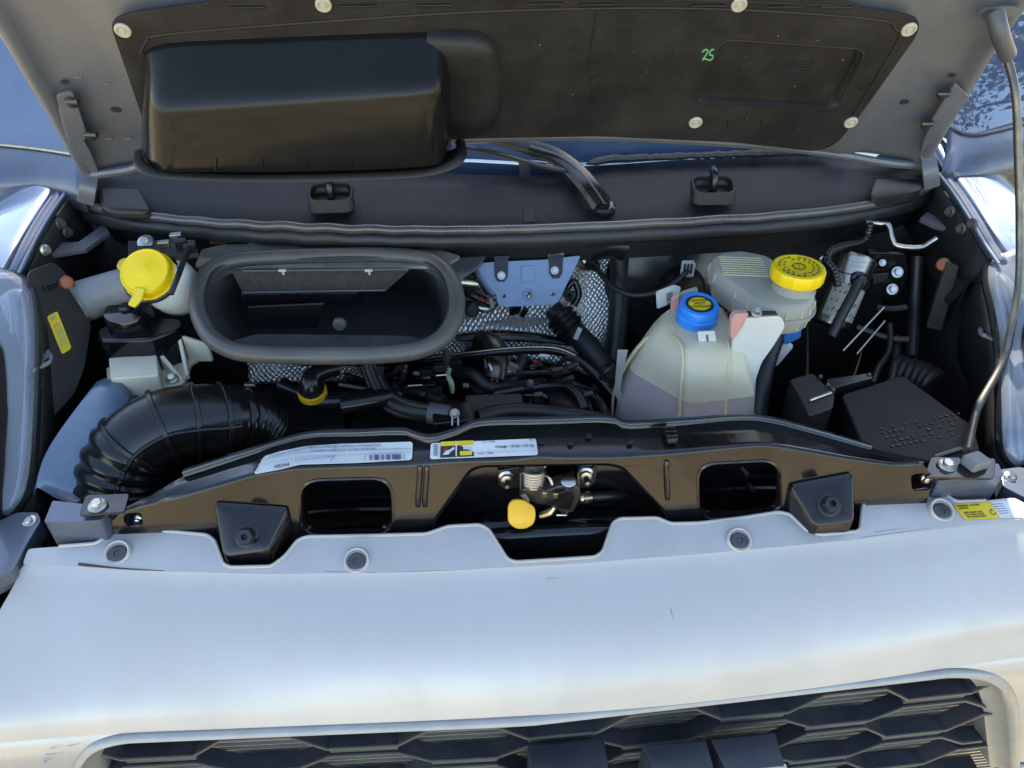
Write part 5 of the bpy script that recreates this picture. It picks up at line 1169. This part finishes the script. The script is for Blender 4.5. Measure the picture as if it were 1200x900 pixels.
# moulded ribs on the front
for pts in ([(796, 487), (797, 465), (799, 440), (800, 418), (796, 402), (786, 392)], [(850, 487), (851, 460), (853, 435), (855, 415), (853, 400)]):
    P = []
    for px, py in pts:
        t = 0.6; best = None
        # march along the sight line until it meets the tank
        while t < 1.7:
            p = CAM+ray(px, py)*t
            if .84 < p.z < 1.0285:
                L_ = tank_sec(p.z); ys = min(q.y for q in L_); xs_ = [q.x for q in L_]
                if p.y >= ys and min(xs_) < p.x < max(xs_): best = p; break
            elif p.z <= 1.0285: break
            t += .003
        if best: P.append(best)
    if len(P) > 2:
        bm = new(); tube(bm, P, .0028, n=8); obj('moulded_rib', bm, MT['tank_rib'], tk)
sf = [V(.158, 1.052, .84), V(.158, 1.056, .90), V(.172, 1.062, .945), V(.190, 1.068, .98), V(.21, 1.074, 1.003)]
bm = new(); tube(bm, sf, .005, n=8, flat=.5); obj('seam_flange', bm, MT['tank_rib'], tk)
q = [at(a, b, y=1.04) for a, b in ((724, 411), (736, 411), (730, 440), (727, 458), (742, 487), (735, 489), (720, 462))]; bm = new(); prism(bm, q, (0, .004, 0)); obj('seam_tab', bm, MT['brake_tank'], tk, bevel=.001)
# right hand fin
q = [at(a, b, y=1.0) for a, b in ((872, 373), (914, 371), (919, 377), (920, 384), (908, 404), (893, 425), (886, 445), (884, 490), (858, 490), (858, 400))]
bm = new(); prism(bm, rloop(q, .006, 3), (0, .006, 0)); obj('side_fin', bm, MT['white_plastic'], tk, bevel=.002)
q = [at(a, b, y=.998) for a, b in ((857, 374), (862, 368), (878, 367), (870, 384), (860, 398), (856, 395))]; bm = new(); prism(bm, rloop(q, .004, 3), (0, .012, 0)); obj('pink_tab', bm, MT['pink'], tk, bevel=.002)
q = [at(a, b, y=1.12) for a, b in ((788, 352), (800, 344), (818, 338), (818, 350), (796, 356))]; bm = new(); prism(bm, rloop(q, .004, 3), (0, .008, 0)); obj('neck_tab', bm, MT['brake_tank'], tk, bevel=.002)
q = [at(a, b, y=1.11) for a, b in ((787, 350), (796, 345), (796, 366), (786, 368))]; bm = new(); prism(bm, q, (0, .006, 0)); obj('neck_tab', bm, MT['pink'], tk, bevel=.001)
bm = new(); box(bm, at(892, 369, y=1.01), (.05, .014, .008)); obj('fixing_strip', bm, MT['dark_steel'], tk, bevel=.002)
bm = new(); hexbolt(bm, at(886, 367, y=1.0), (0, -.4, .9), .006, .010, 1.4); obj('bolt', bm, MT['steel'], tk)
# neck and blue cap
cz = V(.290, 1.080, 1.030); cax = V(0, -.12, 1).normalized()
bm = new(); lathe(bm, cz, cax, [(.031, -.01), (.031, .008)], 30); obj('neck', bm, MT['tank_rib'], ct)
bm = new(); lathe(bm, cz, cax, [(.0335, .001), (.0350, .003), (.0350, .017), (.0335, .019), (.0335, .030), (.0305, .0355), (.0240, .0360), (.0235, .0345)], 48, knurl=(-.03, (3, 4), 4)); cp_ = obj('cap', bm, MT['blue_cap'], ct, angle=35)
bm = new(); lathe(bm, cz, cax, [(.0236, .0345), (.0230, .0351)], 40); lb = obj('cap_label', bm, MT['ink'], cp_)
bm = new(); o_ = cz+cax*.0353; el_ = [o_+V(math.cos(t)*.0185, math.sin(t)*.0165, math.sin(t)*.002) for t in [i*2*math.pi/30 for i in range(30)]]; prism(bm, el_, cax*.0004); obj('cap_print', bm, MT['yellow_paper'], cp_)
for i, t in enumerate(('CAUTION', 'HOT', 'COOLANT')): writing(t, .0075 if i != 1 else .009, o_+cax*.0006+V(0, .008-.008*i, .001-.001*i), (1, 0, 0), V(0, 1, .12), MT['ink'], cp_, lift=.0003, align='CENTER')
# small white sticker on the shoulder
SP = pl(at(829, 398, y=1.0), (0, -.66, .75))
def onp(px, py, off=0): return on(px, py, SP, off)
base_ = None
t = .8
while t < 1.6:
    p = CAM+ray(829, 398)*t
    if p.z < 1.0285 and p.y >= min(q.y for q in tank_sec(max(p.z, .84))): base_ = p; break
    t += .002
if base_ is None: base_ = at(829, 398, y=1.005)
hh_ = TKT.ray_cast(CAM, ray(829, 398).normalized())
if hh_[0] is not None:
    base_ = hh_[0]; nn_ = hh_[1] if hh_[1].dot(ray(829, 398)) < 0 else -hh_[1]; SP = pl(base_, (nn_.x*.3, nn_.y-.25, nn_.z))
else: SP = pl(base_, (0, -.78, .62))
q = [onp(a, b, .0035) for a, b in ((816.5, 388), (838, 387), (841.5, 408), (819.5, 408.5))]; bm = new(); prism(bm, rloop(q, .002, 2), -SP[1]*.001); wst = obj('fluid_sticker', bm, MT['ink_grey'], ct, label='small white square sticker with a blue pictogram')
cq = sum(q, V(0, 0, 0))/4; q2 = [p+(cq-p)*.07+SP[1]*.0005 for p in q]; bm = new(); prism(bm, q2, -SP[1]*.0008); obj('sticker_face', bm, MT['white_paper'], wst)
xd = q[1]-q[0]; yd = q[0]-q[3]
bm = new(); o_ = cq+SP[1]*.0008; tube(bm, [o_-yd*.12, o_+yd*.28], .0016, n=6, sm=False); 
for k in range(3): tube(bm, [o_+yd*(.06+.09*k), o_+yd*(.06+.09*k)+xd*.08], .0007, n=5, sm=False)
obj('pictogram', bm, MT['ink_blue'], wst)
for k in (-1, 1):
    bm = new(); tube(bm, [o_-yd*.14+xd*(.1*k), o_-yd*.12+xd*.2*k, o_-yd*.15+xd*.38*k], .0006, n=5); obj('pictogram', bm, MT['ink_grey'], wst)
bm = new(); tube(bm, [o_-yd*.27-xd*.22, o_-yd*.27+xd*.22], .0006, n=5); obj('pictogram', bm, MT['ink_grey'], wst)
writing('MIN', .0085, at(812, 468, y=.957), (1, 0, 0), V(0, -.05, 1), MT['tank_rib'], ct, 'level_mark', lift=.0006)
bm = new(); tube(bm, [at(808, 472, y=.957), at(830, 471, y=.957)], .0008, n=5); obj('level_mark', bm, MT['tank_rib'], ct)
# black pipe that stands at the tank's right
hose('overflow_pipe', 'black hose standing against the right flank of the coolant tank', [(908, 385, 1.12), (903, 405, 1.10), (895, 430, 1.07), (888, 470, 1.02), (886, 500, .99)], .019, 'rubber')
bm = new(); q = [at(a, b, y=1.16) for a, b in ((769, 343), (790, 335), (798, 337), (795, 348), (786, 356), (770, 362))]; prism(bm, rloop(q, .003, 2), (0, .004, 0)); tg = obj('paper_tag', bm, MT['white_paper'], None, label='white bar coded paper tag behind the blue coolant cap', cat='tag')
for k in range(7):
    bm = new(); a = at(781, 345+k*2.0, y=1.158); tube(bm, [a, at(788, 342.6+k*2.0, y=1.158)], random.choice((.0005, .0009)), n=4); obj('bar_stripe', bm, MT['ink'], tg)

# ------------------------------------------------------------------ brake fluid reservoir
bf = thing('brake_reservoir', 'clear white brake fluid reservoir with a yellow ribbed cap', 'brake reservoir', at(890, 370, y=1.15))
body = [(834, 301), (846, 295), (868, 293), (898, 299), (908, 306), (912, 326), (940, 330), (954, 338), (957, 349), (948, 358), (926, 361), (900, 360), (884, 352), (866, 338), (838, 317)]
qb = rloop([at(a, b, z=1.082) for a, b in body], .010, 3); cb_ = sum(qb, V(0, 0, 0))/len(qb)
def lvl(z, k): return [V(p.x+(p.x-cb_.x)*k, p.y+(p.y-cb_.y)*k, z) for p in qb]
bm = new(); skin(bm, [lvl(1.084, -.10), lvl(1.082, -.04), lvl(1.076, 0), lvl(1.060, .02), lvl(1.058, .02)]); bo_ = obj('upper_body', bm, MT['brake_tank'], bf, angle=40)
bm = new(); skin(bm, [lvl(1.0595, .06), lvl(1.0595, .075), lvl(1.0545, .075), lvl(1.0545, .06)]); obj('weld_flange', bm, MT['brake_tank'], bf, bevel=.0008)
bm = new(); skin(bm, [lvl(1.056, .02), lvl(1.036, -.01), lvl(1.028, -.04), lvl(1.025, -.12)]); obj('lower_body', bm, MT['brake_tank'], bf, angle=40)
bm = new(); skin(bm, [lvl(1.058, -.04), lvl(1.04, -.05), lvl(1.032, -.08)]); obj('fluid', bm, mat('brake_fluid', (.55, .54, .44), .3), bf, angle=40)
n_ = len(qb)
for i in range(0, n_, 3):
    bm = new(); a, b = lvl(1.074, .012)[i], lvl(1.060, .026)[i]; tube(bm, [a, b], .0014, n=5); obj('rib', bm, MT['tank_rib'], bo_)
    bm = new(); a, b = lvl(1.053, .024)[i], lvl(1.034, -.006)[i]; tube(bm, [a, b], .0014, n=5); obj('rib', bm, MT['tank_rib'], bo_)
for k in range(9):
    bm = new(); a = at(842+k*.8, 301+k*2.6, z=1.0850); b = at(893+k*1.2, 303+k*2.6, z=1.0850); tube(bm, [a, b], .0012, n=5); obj('top_rib', bm, MT['tank_rib'], bo_)
bcz = at(930, 337, z=1.085)
bm = new(); lathe(bm, bcz, (0, 0, 1), [(.036, -.02), (.036, 0), (.031, .006), (.029, .018), (.032, .020)], 32); obj('neck', bm, MT['brake_tank'], bf, angle=40)
bm = new(); lathe(bm, bcz+V(0, 0, .018), (0, 0, 1), [(.0420, 0), (.0435, .002), (.0435, .018), (.0415, .0215), (.037, .0225), (.0355, .0215), (.004, .0215)], 72, knurl=(-.025, (1, 2), 3)); yc = obj('cap', bm, MT['yellow'], bf, angle=35)
o_ = bcz+V(0, 0, .0402)
for rr2, n2 in ((.031, 22), (.0235, 16)):
    for i in range(n2):
        t = 2*math.pi*i/n2
        if i % 6 == 5: continue
        bm = new(); a = o_+V(math.cos(t)*rr2, math.sin(t)*rr2, 0); b = o_+V(math.cos(t+.16)*rr2, math.sin(t+.16)*rr2, 0); tube(bm, [a, b], .0011, n=4); obj('cast_letter', bm, MT['ink'], yc)
bm = new(); tube(bm, [o_+V(math.cos(t)*.010, math.sin(t)*.010, 0) for t in [i*2*math.pi/18 for i in range(18)]], .0010, n=4, closed=True, sm=False); obj('cast_symbol', bm, MT['ink'], yc)
writing('!', .013, o_, (1, 0, 0), (0, 1, 0), MT['ink'], yc, 'cast_symbol', lift=.0003, align='CENTER')
bm = new(); tube(bm, [at(862, 352, y=1.2), at(852, 362, y=1.18), at(846, 372, y=1.15)], .008, n=8); obj('clip_arm', bm, MT['beige_plastic'], bf)
hose('brake_line', 'black curved hose behind the blue coolant cap', [(838, 342, 1.20), (846, 352, 1.19), (846, 366, 1.17), (838, 378, 1.15)], .016, 'black_satin')

# ------------------------------------------------------------------ right side of the bay
fc = thing('filter_canister', 'brushed metal filter canister with a printed label', 'canister', at(975, 390, y=1.24))
a, b = at(1006, 300, y=1.27), at(971, 384, y=1.205); axc = (a-b).normalized(); Lc = (a-b).length
bm = new(); lathe(bm, b, axc, [(.026, 0), (.034, .006), (.0355, .012), (.0355, Lc*.62)], 36); obj('can', bm, MT['canister'], fc, angle=35)
bm = new(); lathe(bm, b, axc, [(.038, Lc*.60), (.0385, Lc*.70), (.036, Lc*.72), (.036, Lc*.97), (.031, Lc*1.0), (.010, Lc*1.0)], 36); obj('head', bm, MT['canister'], fc, angle=35)
a2, u2, w2 = basis(axc); bm = new(); loops = []
ang0 = math.atan2((V(0, -1, .3)).dot(w2), (V(0, -1, .3)).dot(u2))
for h in (.02, Lc*.58): loops.append([b+axc*h+(u2*math.cos(ang0+t)+w2*math.sin(ang0+t))*.0360 for t in [-1.15+i*2.3/16 for i in range(17)]])
grid(bm, loops); lbl = obj('label', bm, mat('label_grey', (.42, .40, .33), .45, c2=(.3, .29, .24), scale=30), fc)
for r_ in range(4):
    for c_ in range(8):
        if random.random() < .2: continue
        t = ang0-.95+c_*.25; h = .03+r_*.018; bm = new()
        tube(bm, [b+axc*(h+dh)+(u2*math.cos(t+dt)+w2*math.sin(t+dt))*.0364 for dh, dt in ((0, 0), (random.uniform(.003, .008), .06))], random.uniform(.0008, .0016), n=4); obj('print', bm, MT['ink'], lbl)
bm = new(); q = at(1003, 327, y=1.225); lathe(bm, q, (.1, -.9, .3), [(.016, -.02), (.016, .01), (.011, .012), (.010, .02)], 22); obj('outlet', bm, MT['black_satin'], fc, angle=35)
bm = new(); tube(bm, [at(1006, 332, y=1.20), at(998, 348, y=1.17), at(986, 370, y=1.15), at(974, 394, y=1.13)], .0095, n=12); obj('hose', bm, MT['rubber'], fc)
for k in range(5):
    bm = new(); lathe(bm, at(1007-k*1.6, 334+k*3.4, y=1.19-k*.006), (.3, -.4, .8), [(.0035, 0), (.0015, .002)], 8); obj('dot', bm, MT['steel'], fc)
hose('filter_cable', 'black braided cable arching over to the canister', [(1020, 262, 1.30), (1016, 276, 1.30), (1008, 284, 1.29), (990, 288, 1.27), (974, 294, 1.25), (969, 305, 1.23), (978, 318, 1.21), (982, 336, 1.19)], .0065, 'black_satin', ribs=60, cat='cable')
hose('pipe_loop', 'small silver pipe loop left of the canister', [(966, 300, 1.26), (961, 304, 1.26), (961, 312, 1.26), (967, 314, 1.255)], .0035, 'steel', cat='pipe')
bp2 = thing('mount_bracket', 'black bracket with two zinc bolts right of the canister', 'bracket', at(1040, 345, y=1.25))
q = [at(a, b, y=1.27) for a, b in ((1018, 296), (1062, 298), (1064, 320), (1052, 352), (1018, 352))]; bm = new(); prism(bm, rloop(q, .006, 3), (0, .02, 0)); obj('plate', bm, MT['black_satin'], bp2, bevel=.003)
for px, py, k in ((1034, 308, .6), (1051, 319, 1), (1045, 339, 1)):
    bm = new(); hexbolt(bm, at(px, py, y=1.262), (-.2, -.8, .5), .0075*k, .012*k, 1.5); obj('bolt', bm, MT['steel'], bp2)
bm = new(); q = [at(a, b, y=1.262) for a, b in ((1022, 322), (1042, 320), (1040, 328), (1024, 334))]; prism(bm, q, (0, .005, 0)); obj('spacer', bm, MT['dark_steel'], bp2, bevel=.001)
hose('earth_strap', 'bent silver metal pipe near the right hinge', [(1014, 261, 1.33), (1030, 262, 1.33), (1041, 264, 1.32), (1046, 280, 1.30), (1052, 288, 1.29), (1078, 290, 1.28), (1090, 284, 1.28), (1098, 279, 1.28)], .0052, 'steel', cat='pipe')
bm = new(); tube(bm, [at(1026, 360, y=1.22), at(1045, 362, y=1.22), at(1062, 360, y=1.22)], .006, n=8); obj('harness', bm, MT['black_plastic'], None, label='black wiring branch below the two zinc bolts', cat='cable')
for k, (a, b) in enumerate((((1036, 360), (988, 411)), ((1037, 376), (1004, 415)))):
    hose('metal_rod', ('upper' if k == 0 else 'lower')+' of the two thin bright slanting rods', [(a[0], a[1], 1.16), ((a[0]+b[0])/2, (a[1]+b[1])/2, 1.14), (b[0], b[1], 1.12)], .0019, 'steel', cat='rod', group='slanting rods')
for k, (pts, r_) in enumerate((([(1003, 383, 1.2), (1040, 396, 1.18), (1064, 398, 1.17)], .0065), ([(1043, 380, 1.2), (1042, 410, 1.15), (1030, 430, 1.1), (1022, 450, 1.05)], .006), ([(1052, 396, 1.2), (1048, 430, 1.1), (1044, 450, 1.05)], .008), ([(945, 360, 1.22), (946, 400, 1.15), (946, 445, 1.05)], .0025), ([(1075, 300, 1.3), (1072, 360, 1.25), (1068, 420, 1.15)], .012))):
    hose('loom', ('thick sagging cable under the bright rods', 'left of the two cables hanging behind the battery cover', 'right of the two cables hanging behind the battery cover', 'thin upright wire left of the canister foot', 'dark upright cable right of the zinc bolts')[k], pts, r_, 'black_plastic', cat='cable')
# felt strip under the right orange plug
q = [at(a, b, y=1.185) for a, b in ((1110, 306), (1124, 312), (1104, 388), (1086, 384))]; bm = new(); prism(bm, rloop(q, .004, 2), (0.01, .02, -.01)); obj('felt_strip', bm, MT['felt'], None, label='brown felt strip hanging below the right orange plug', cat='felt strip', bevel=.002)
# blue and white tape flag
bt = thing('tape_flag', 'blue and white tape flag on a wire right of the coolant tank', 'tape', at(925, 420, y=1.15))
for pts, m_ in ((((916, 396), (930, 386), (939, 388), (938, 396), (922, 404)), 'blue_tape'), (((908, 412), (922, 403), (929, 408), (912, 428), (904, 432)), 'white_paper')):
    bm = new(); prism(bm, [at(a, b, y=1.13) for a, b in pts], (0.002, .006, .004)); obj('tape', bm, MT[m_], bt, bevel=.001)
# battery cover and fuse box
bc = thing('battery_cover', 'flat black battery cover with rows of raised print', 'battery cover', at(1040, 540, z=.85))
q = [(985, 462), (1058, 439), (1142, 500), (1150, 530), (1060, 545), (1010, 520)]
bm = new(); pxprism(bm, q, .925, .84, .012); obj('cover', bm, MT['liner'], bc, bevel=.004)
for r_ in range(5):
    for c_ in range(14):
        if random.random() < .45: continue
        px = 1032+c_*7.0-r_*-1+r_*2.5; py = 502-c_*1.35+r_*5.2
        if px > 1128: continue
        bm = new(); a = at(px, py, z=.9262); box(bm, a, (.0055*random.uniform(.5, 1), .0035, .0012), Matrix.Rotation(random.uniform(-.5, .5), 3, 'Z')); obj('raised_print', bm, MT['black_plastic'], bc)
bm = new(); tube(bm, [at(1095, 535, z=.93), at(1135, 522, z=.93)], .003, n=6); obj('front_edge', bm, MT['grey_plastic'], bc)
fz = thing('fuse_box', 'black fuse box with a bright clip edge behind the crossmember', 'fuse box', at(950, 500, z=.85))
for pts, z0, z1, m_ in ((((925, 445), (952, 437), (978, 462), (976, 478), (948, 488), (940, 470)), .96, .86, 'black_plastic'), (((968, 444), (1018, 437), (1024, 443), (972, 456)), .935, .88, 'black_satin')):
    bm = new(); pxprism(bm, pts, z0, z1, .005); obj('housing', bm, MT[m_], fz, bevel=.003)
bm = new(); tube(bm, [at(949, 469, z=.963), at(974, 460, z=.963)], .0022, n=6); obj('clip_edge', bm, MT['steel'], fz)
bm = new(); tube(bm, [at(956, 489, z=.93), at(970, 481, z=.93)], .0016, n=6); obj('clip_edge', bm, MT['steel'], fz)
for px, py in ((961, 442), (970, 452), (976, 458), (1018, 440)):
    bm = new(); lathe(bm, at(px, py, z=.962), (0, -.3, 1), [(.004, 0), (.003, .004)], 10); obj('screw', bm, MT['dark_steel'], fz)
hose('ribbed_pipe', 'grey ribbed pipe elbow behind the battery cover', [(1046, 432, 1.12), (1064, 438, 1.10), (1082, 444, 1.08), (1096, 452, 1.06)], .028, 'black_plastic', ribs=14, cat='pipe')
for k, pts in enumerate(([(1124, 325), (1140, 328), (1150, 332)], [(1135, 330), (1122, 360), (1112, 382)], [(1158, 355), (1148, 360), (1146, 372), (1150, 380)], [(1155, 400), (1148, 410), (1150, 422)])):
    bm = new(); tube(bm, [at(a, b, x=.80) for a, b in pts], .0022, n=6); obj('wing_wire', bm, MT['black_satin'], None, label=('top', 'slanting', 'upper curled', 'lower curled')[k]+' thin wire on the right inner wing', cat='wire', group='wires on the right wing')

# ------------------------------------------------------------------ hood latch with yellow handle
la = thing('hood_latch', 'metal hood latch with coil spring and yellow handle in the crossmember', 'latch', at(640, 610, y=.80))
LY = .812
q = [at(a, b, y=LY) for a, b in ((583, 552), (609, 547), (609, 571), (592, 574), (584, 568))]; bm = new(); prism(bm, q, (0, .003, 0)); l1 = obj('mount_ear', bm, MT['dark_steel'], la, bevel=.0008)
q = [at(a, b, y=LY) for a, b in ((676, 547), (700, 549), (698, 564), (690, 572), (678, 572))]; bm = new(); prism(bm, q, (0, .003, 0)); l2 = obj('mount_ear', bm, MT['dark_steel'], la, bevel=.0008)
for c, p_ in (((593.5, 559), l1), ((686, 555), l2)):
    bm = new(); o_ = at(*c, y=LY-.001); lathe(bm, o_, (0, -.8, .1), [(.012, 0), (.012, .002), (.0085, .004), (.0085, .009), (.004, .010), (.004, .022), (.003, .024)], 20); obj('nut', bm, MT['steel'], p_, angle=35)
bm = new(); P = []
for i in range(6*14+1):
    t = i/14*2*math.pi; P.append(at(625, 553, y=LY-.022)+V(.0165*math.cos(t), .0165*math.sin(t)*.9, .010-.0052*i/14))
tube(bm, P, .0023, n=7, sm=False); obj('coil_spring', bm, MT['steel'], la)
bm = new(); tube(bm, [at(637, 555, y=LY-.02), at(644, 560, y=LY-.03), at(647, 568, y=LY-.035)], .0022, n=7); obj('spring_tail', bm, MT['steel'], la)
for px, y0_, y1_ in ((609, 547, 580), (677, 547, 578)):
    q = [at(px, y0_, y=LY), at(px, y0_, y=LY-.03)+V(0, 0, -.012), at(px, y1_, y=LY-.035), at(px, y1_, y=LY)]; bm = new(); prism(bm, q, (.003, 0, 0)); obj('side_plate', bm, MT['dark_steel'], la, bevel=.0008)
q = [at(a, b, y=LY-.038) for a, b in ((612, 574), (632, 572), (640, 576), (655, 570), (672, 568), (680, 573), (680, 584), (672, 600), (660, 603), (650, 595), (628, 590), (612, 584))]; bm = new(); prism(bm, rloop(q, .003, 2), (0, .020, .004)); obj('catch_plate', bm, MT['dark_steel'], la, bevel=.0015)
q = [at(a, b, y=LY-.045) for a, b in ((655, 578), (668, 574), (674, 582), (668, 598), (656, 596), (650, 588))]; bm = new(); prism(bm, rloop(q, .003, 2), (0, .008, 0)); obj('pawl', bm, MT['black_satin'], la, bevel=.001)
bm = new(); lathe(bm, at(666, 564, y=LY-.03), (0, -.3, 1), [(.0115, -.006), (.0115, .004), (.009, .006), (.003, .0065)], 22); obj('pivot_pin', bm, MT['steel'], la, angle=35)
for px, py in ((638, 579), (651, 580)):
    bm = new(); box(bm, at(px, py, y=LY-.045), (.007, .006, .010)); obj('lug', bm, MT['brass'], la, bevel=.001)
bm = new(); tube(bm, [at(633, 604, y=LY-.05), at(645, 600, y=LY-.052), at(650, 594, y=LY-.052)], [.005, .006, .003], n=8); obj('lever_tip', bm, MT['brass'], la)
bm = new(); tube(bm, [at(652, 603.5, y=LY-.055), at(664, 603.5, y=LY-.055), at(664.5, 598, y=LY-.055)], .0016, n=6, sm=False); obj('hook', bm, MT['steel'], la)
bm = new(); tube(bm, [at(612, 578, y=LY-.04), at(617, 586, y=LY-.044), at(614, 592, y=LY-.050)], .005, n=8); obj('lever', bm, MT['dark_steel'], la)
HPn = pl(at(611, 602, y=LY-.060), (0, -.80, .6))
hq = rloop([on(a, b, HPn) for a, b in ((600, 585), (613, 585), (627, 594), (628, 605), (626, 614), (617, 620), (604, 620), (595, 612), (595, 592))], .006, 4); hc = sum(hq, V(0, 0, 0))/len(hq)
bm = new(); skin(bm, [[p+(hc-p)*.10+HPn[1]*.002 for p in hq], [p+(hc-p)*.03+HPn[1]*.001 for p in hq], [p-HPn[1]*.002 for p in hq], [p+(hc-p)*.04-HPn[1]*.006 for p in hq]]); obj('yellow_handle', bm, MT['yellow2'], la, angle=50, label='yellow release handle')
lc = thing('latch_cable', 'black latch cable with a brass coloured ferrule', 'cable', at(710, 590, y=LY))
bm = new(); tube(bm, [at(694, 582, y=LY-.01), at(715, 581, y=LY-.006), at(735, 579, y=LY+.01), at(750, 576, y=LY+.04)], .0068, n=12); obj('sheath', bm, MT['rubber'], lc)
bm = new(); a = at(678, 584, y=LY-.02); lathe(bm, a, at(694, 582, y=LY-.01)-a, [(.006, 0), (.008, .004), (.0065, .006), (.0065, .010), (.009, .011), (.009, .020), (.0075, .021)], 18); obj('ferrule', bm, MT['brass'], lc, angle=30)

# ------------------------------------------------------------------ hood prop rod
pr = thing('prop_rod', 'thin bent steel rod holding the hood up on the right', 'prop rod', at(1138, 545, z=.945))
P = [hp(1168, 22, .03), at(1178, 60, y=1.235), at(1190, 110, y=1.20), at(1193, 180, y=1.17), at(1195, 260, y=1.13), at(1194, 330, y=1.08), at(1185, 385, y=1.02), at(1175, 425, y=.985), at(1150, 470, y=.93), at(1142, 490, y=.905), at(1133, 528, z=.962)]
bm = new(); tube(bm, P, .0062, n=14, k=8); obj('rod', bm, MT['rod'], pr)
bm = new(); tube(bm, [hp(1166, 14, .028), hp(1172, 40, .05), at(1181, 64, y=1.228)], [.013, .013, .0125], n=16); obj('grip_sleeve', bm, MT['grey_plastic'], pr)
bm = new(); c = hp(1170, 14, .012); ol = rloop([hp(a, b, .012) for a, b in ((1143, 17), (1152, 9), (1182, 5), (1196, 8), (1190, 16), (1158, 24))], .01, 4); plate(bm, ol, [], HN*.004); obj('socket_plate', bm, MT['hood_in'], HT, bevel=.001)
bm = new(); cq = at(1143, 541, z=.962); box(bm, cq, (.034, .026, .018), rot_to((.9, .35, -.1), (-.35, .9, 0))); obj('pivot_clip', bm, MT['grey_tube'], pr, bevel=.004, seg=3)
bm = new(); a = at(1140, 571, y=.795); box(bm, a, (.022, .008, .012)); cyl(bm, a+V(.01, 0, 0), a+V(.024, -.004, 0), .005, 12); obj('pivot_bolt', bm, MT['brass'], pr, bevel=.001)

# ------------------------------------------------------------------ trees whose leaves are mirrored in the paint and the glass
def leaf_material():
    return mat('leaves', (.075, .10, .022), .5, c2=(.16, .15, .05), scale=1.5, lo=.3, hi=.7)
MT['leaf'] = leaf_material(); MT['bark'] = mat('bark', (.12, .09, .065), .9, c2=(.07, .05, .04), scale=8, bump=.6, bscale=30)
def tree(label, x, y, h, r, seed):
    rnd = random.Random(seed); t = thing('tree', label, 'tree', (x, y, 0), 'trees mirrored in the van')
    bm = new(); tube(bm, [V(x, y, 0), V(x+.1, y, h*.3), V(x-.1, y+.1, h*.6), V(x, y, h*.9)], [.22, .17, .10, .03], n=10)
    tips = []
    for k in range(12):
        a = k*2.4; z0 = h*(.32+.045*k); p = V(x+math.cos(a)*r*rnd.uniform(.5, .9), y+math.sin(a)*r*rnd.uniform(.5, .9), z0+h*.16); tips.append(p)
        tube(bm, [V(x, y, z0), V(x, y, z0).lerp(p, .5)+V(0, 0, .1), p], [.06, .04, .012], n=6)
    obj('trunk', bm, MT['bark'], t)
    bm = new(); cl = [p+V(rnd.gauss(0, .3), rnd.gauss(0, .3), rnd.gauss(0, .3)) for p in tips for _ in range(5)]
    for c in cl:
        for _ in range(95):
            p = c+V(rnd.gauss(0, .38), rnd.gauss(0, .38), rnd.gauss(0, .32)); u = V(rnd.gauss(0, 1), rnd.gauss(0, 1), rnd.gauss(0, .6)).normalized(); w = u.cross(V(rnd.gauss(0, 1), rnd.gauss(0, 1), 1)).normalized(); s_ = rnd.uniform(.06, .11)
            bm.faces.new([bm.verts.new(p+u*s_), bm.verts.new(p+w*s_*.5), bm.verts.new(p-u*s_), bm.verts.new(p-w*s_*.5)])
    me = bpy.data.meshes.new('crown'); bm.to_mesh(me); bm.free(); me.materials.append(MT['leaf']); o = bpy.data.objects.new('crown', me); COL.objects.link(o); o.parent = t; o.matrix_parent_inverse = WORLD[t].inverted(); WORLD[o] = Matrix.Identity(4)
tree('leafy tree mirrored in the right fender', 4.6, 9.5, 7.5, 2.2, 3)
tree('leafy tree mirrored at the right end of the windshield', 5.6, 1.2, 7.0, 1.8, 5)
tree('leafy tree mirrored faintly in the left fender', -6.5, 13.0, 6.5, 2.0, 8)
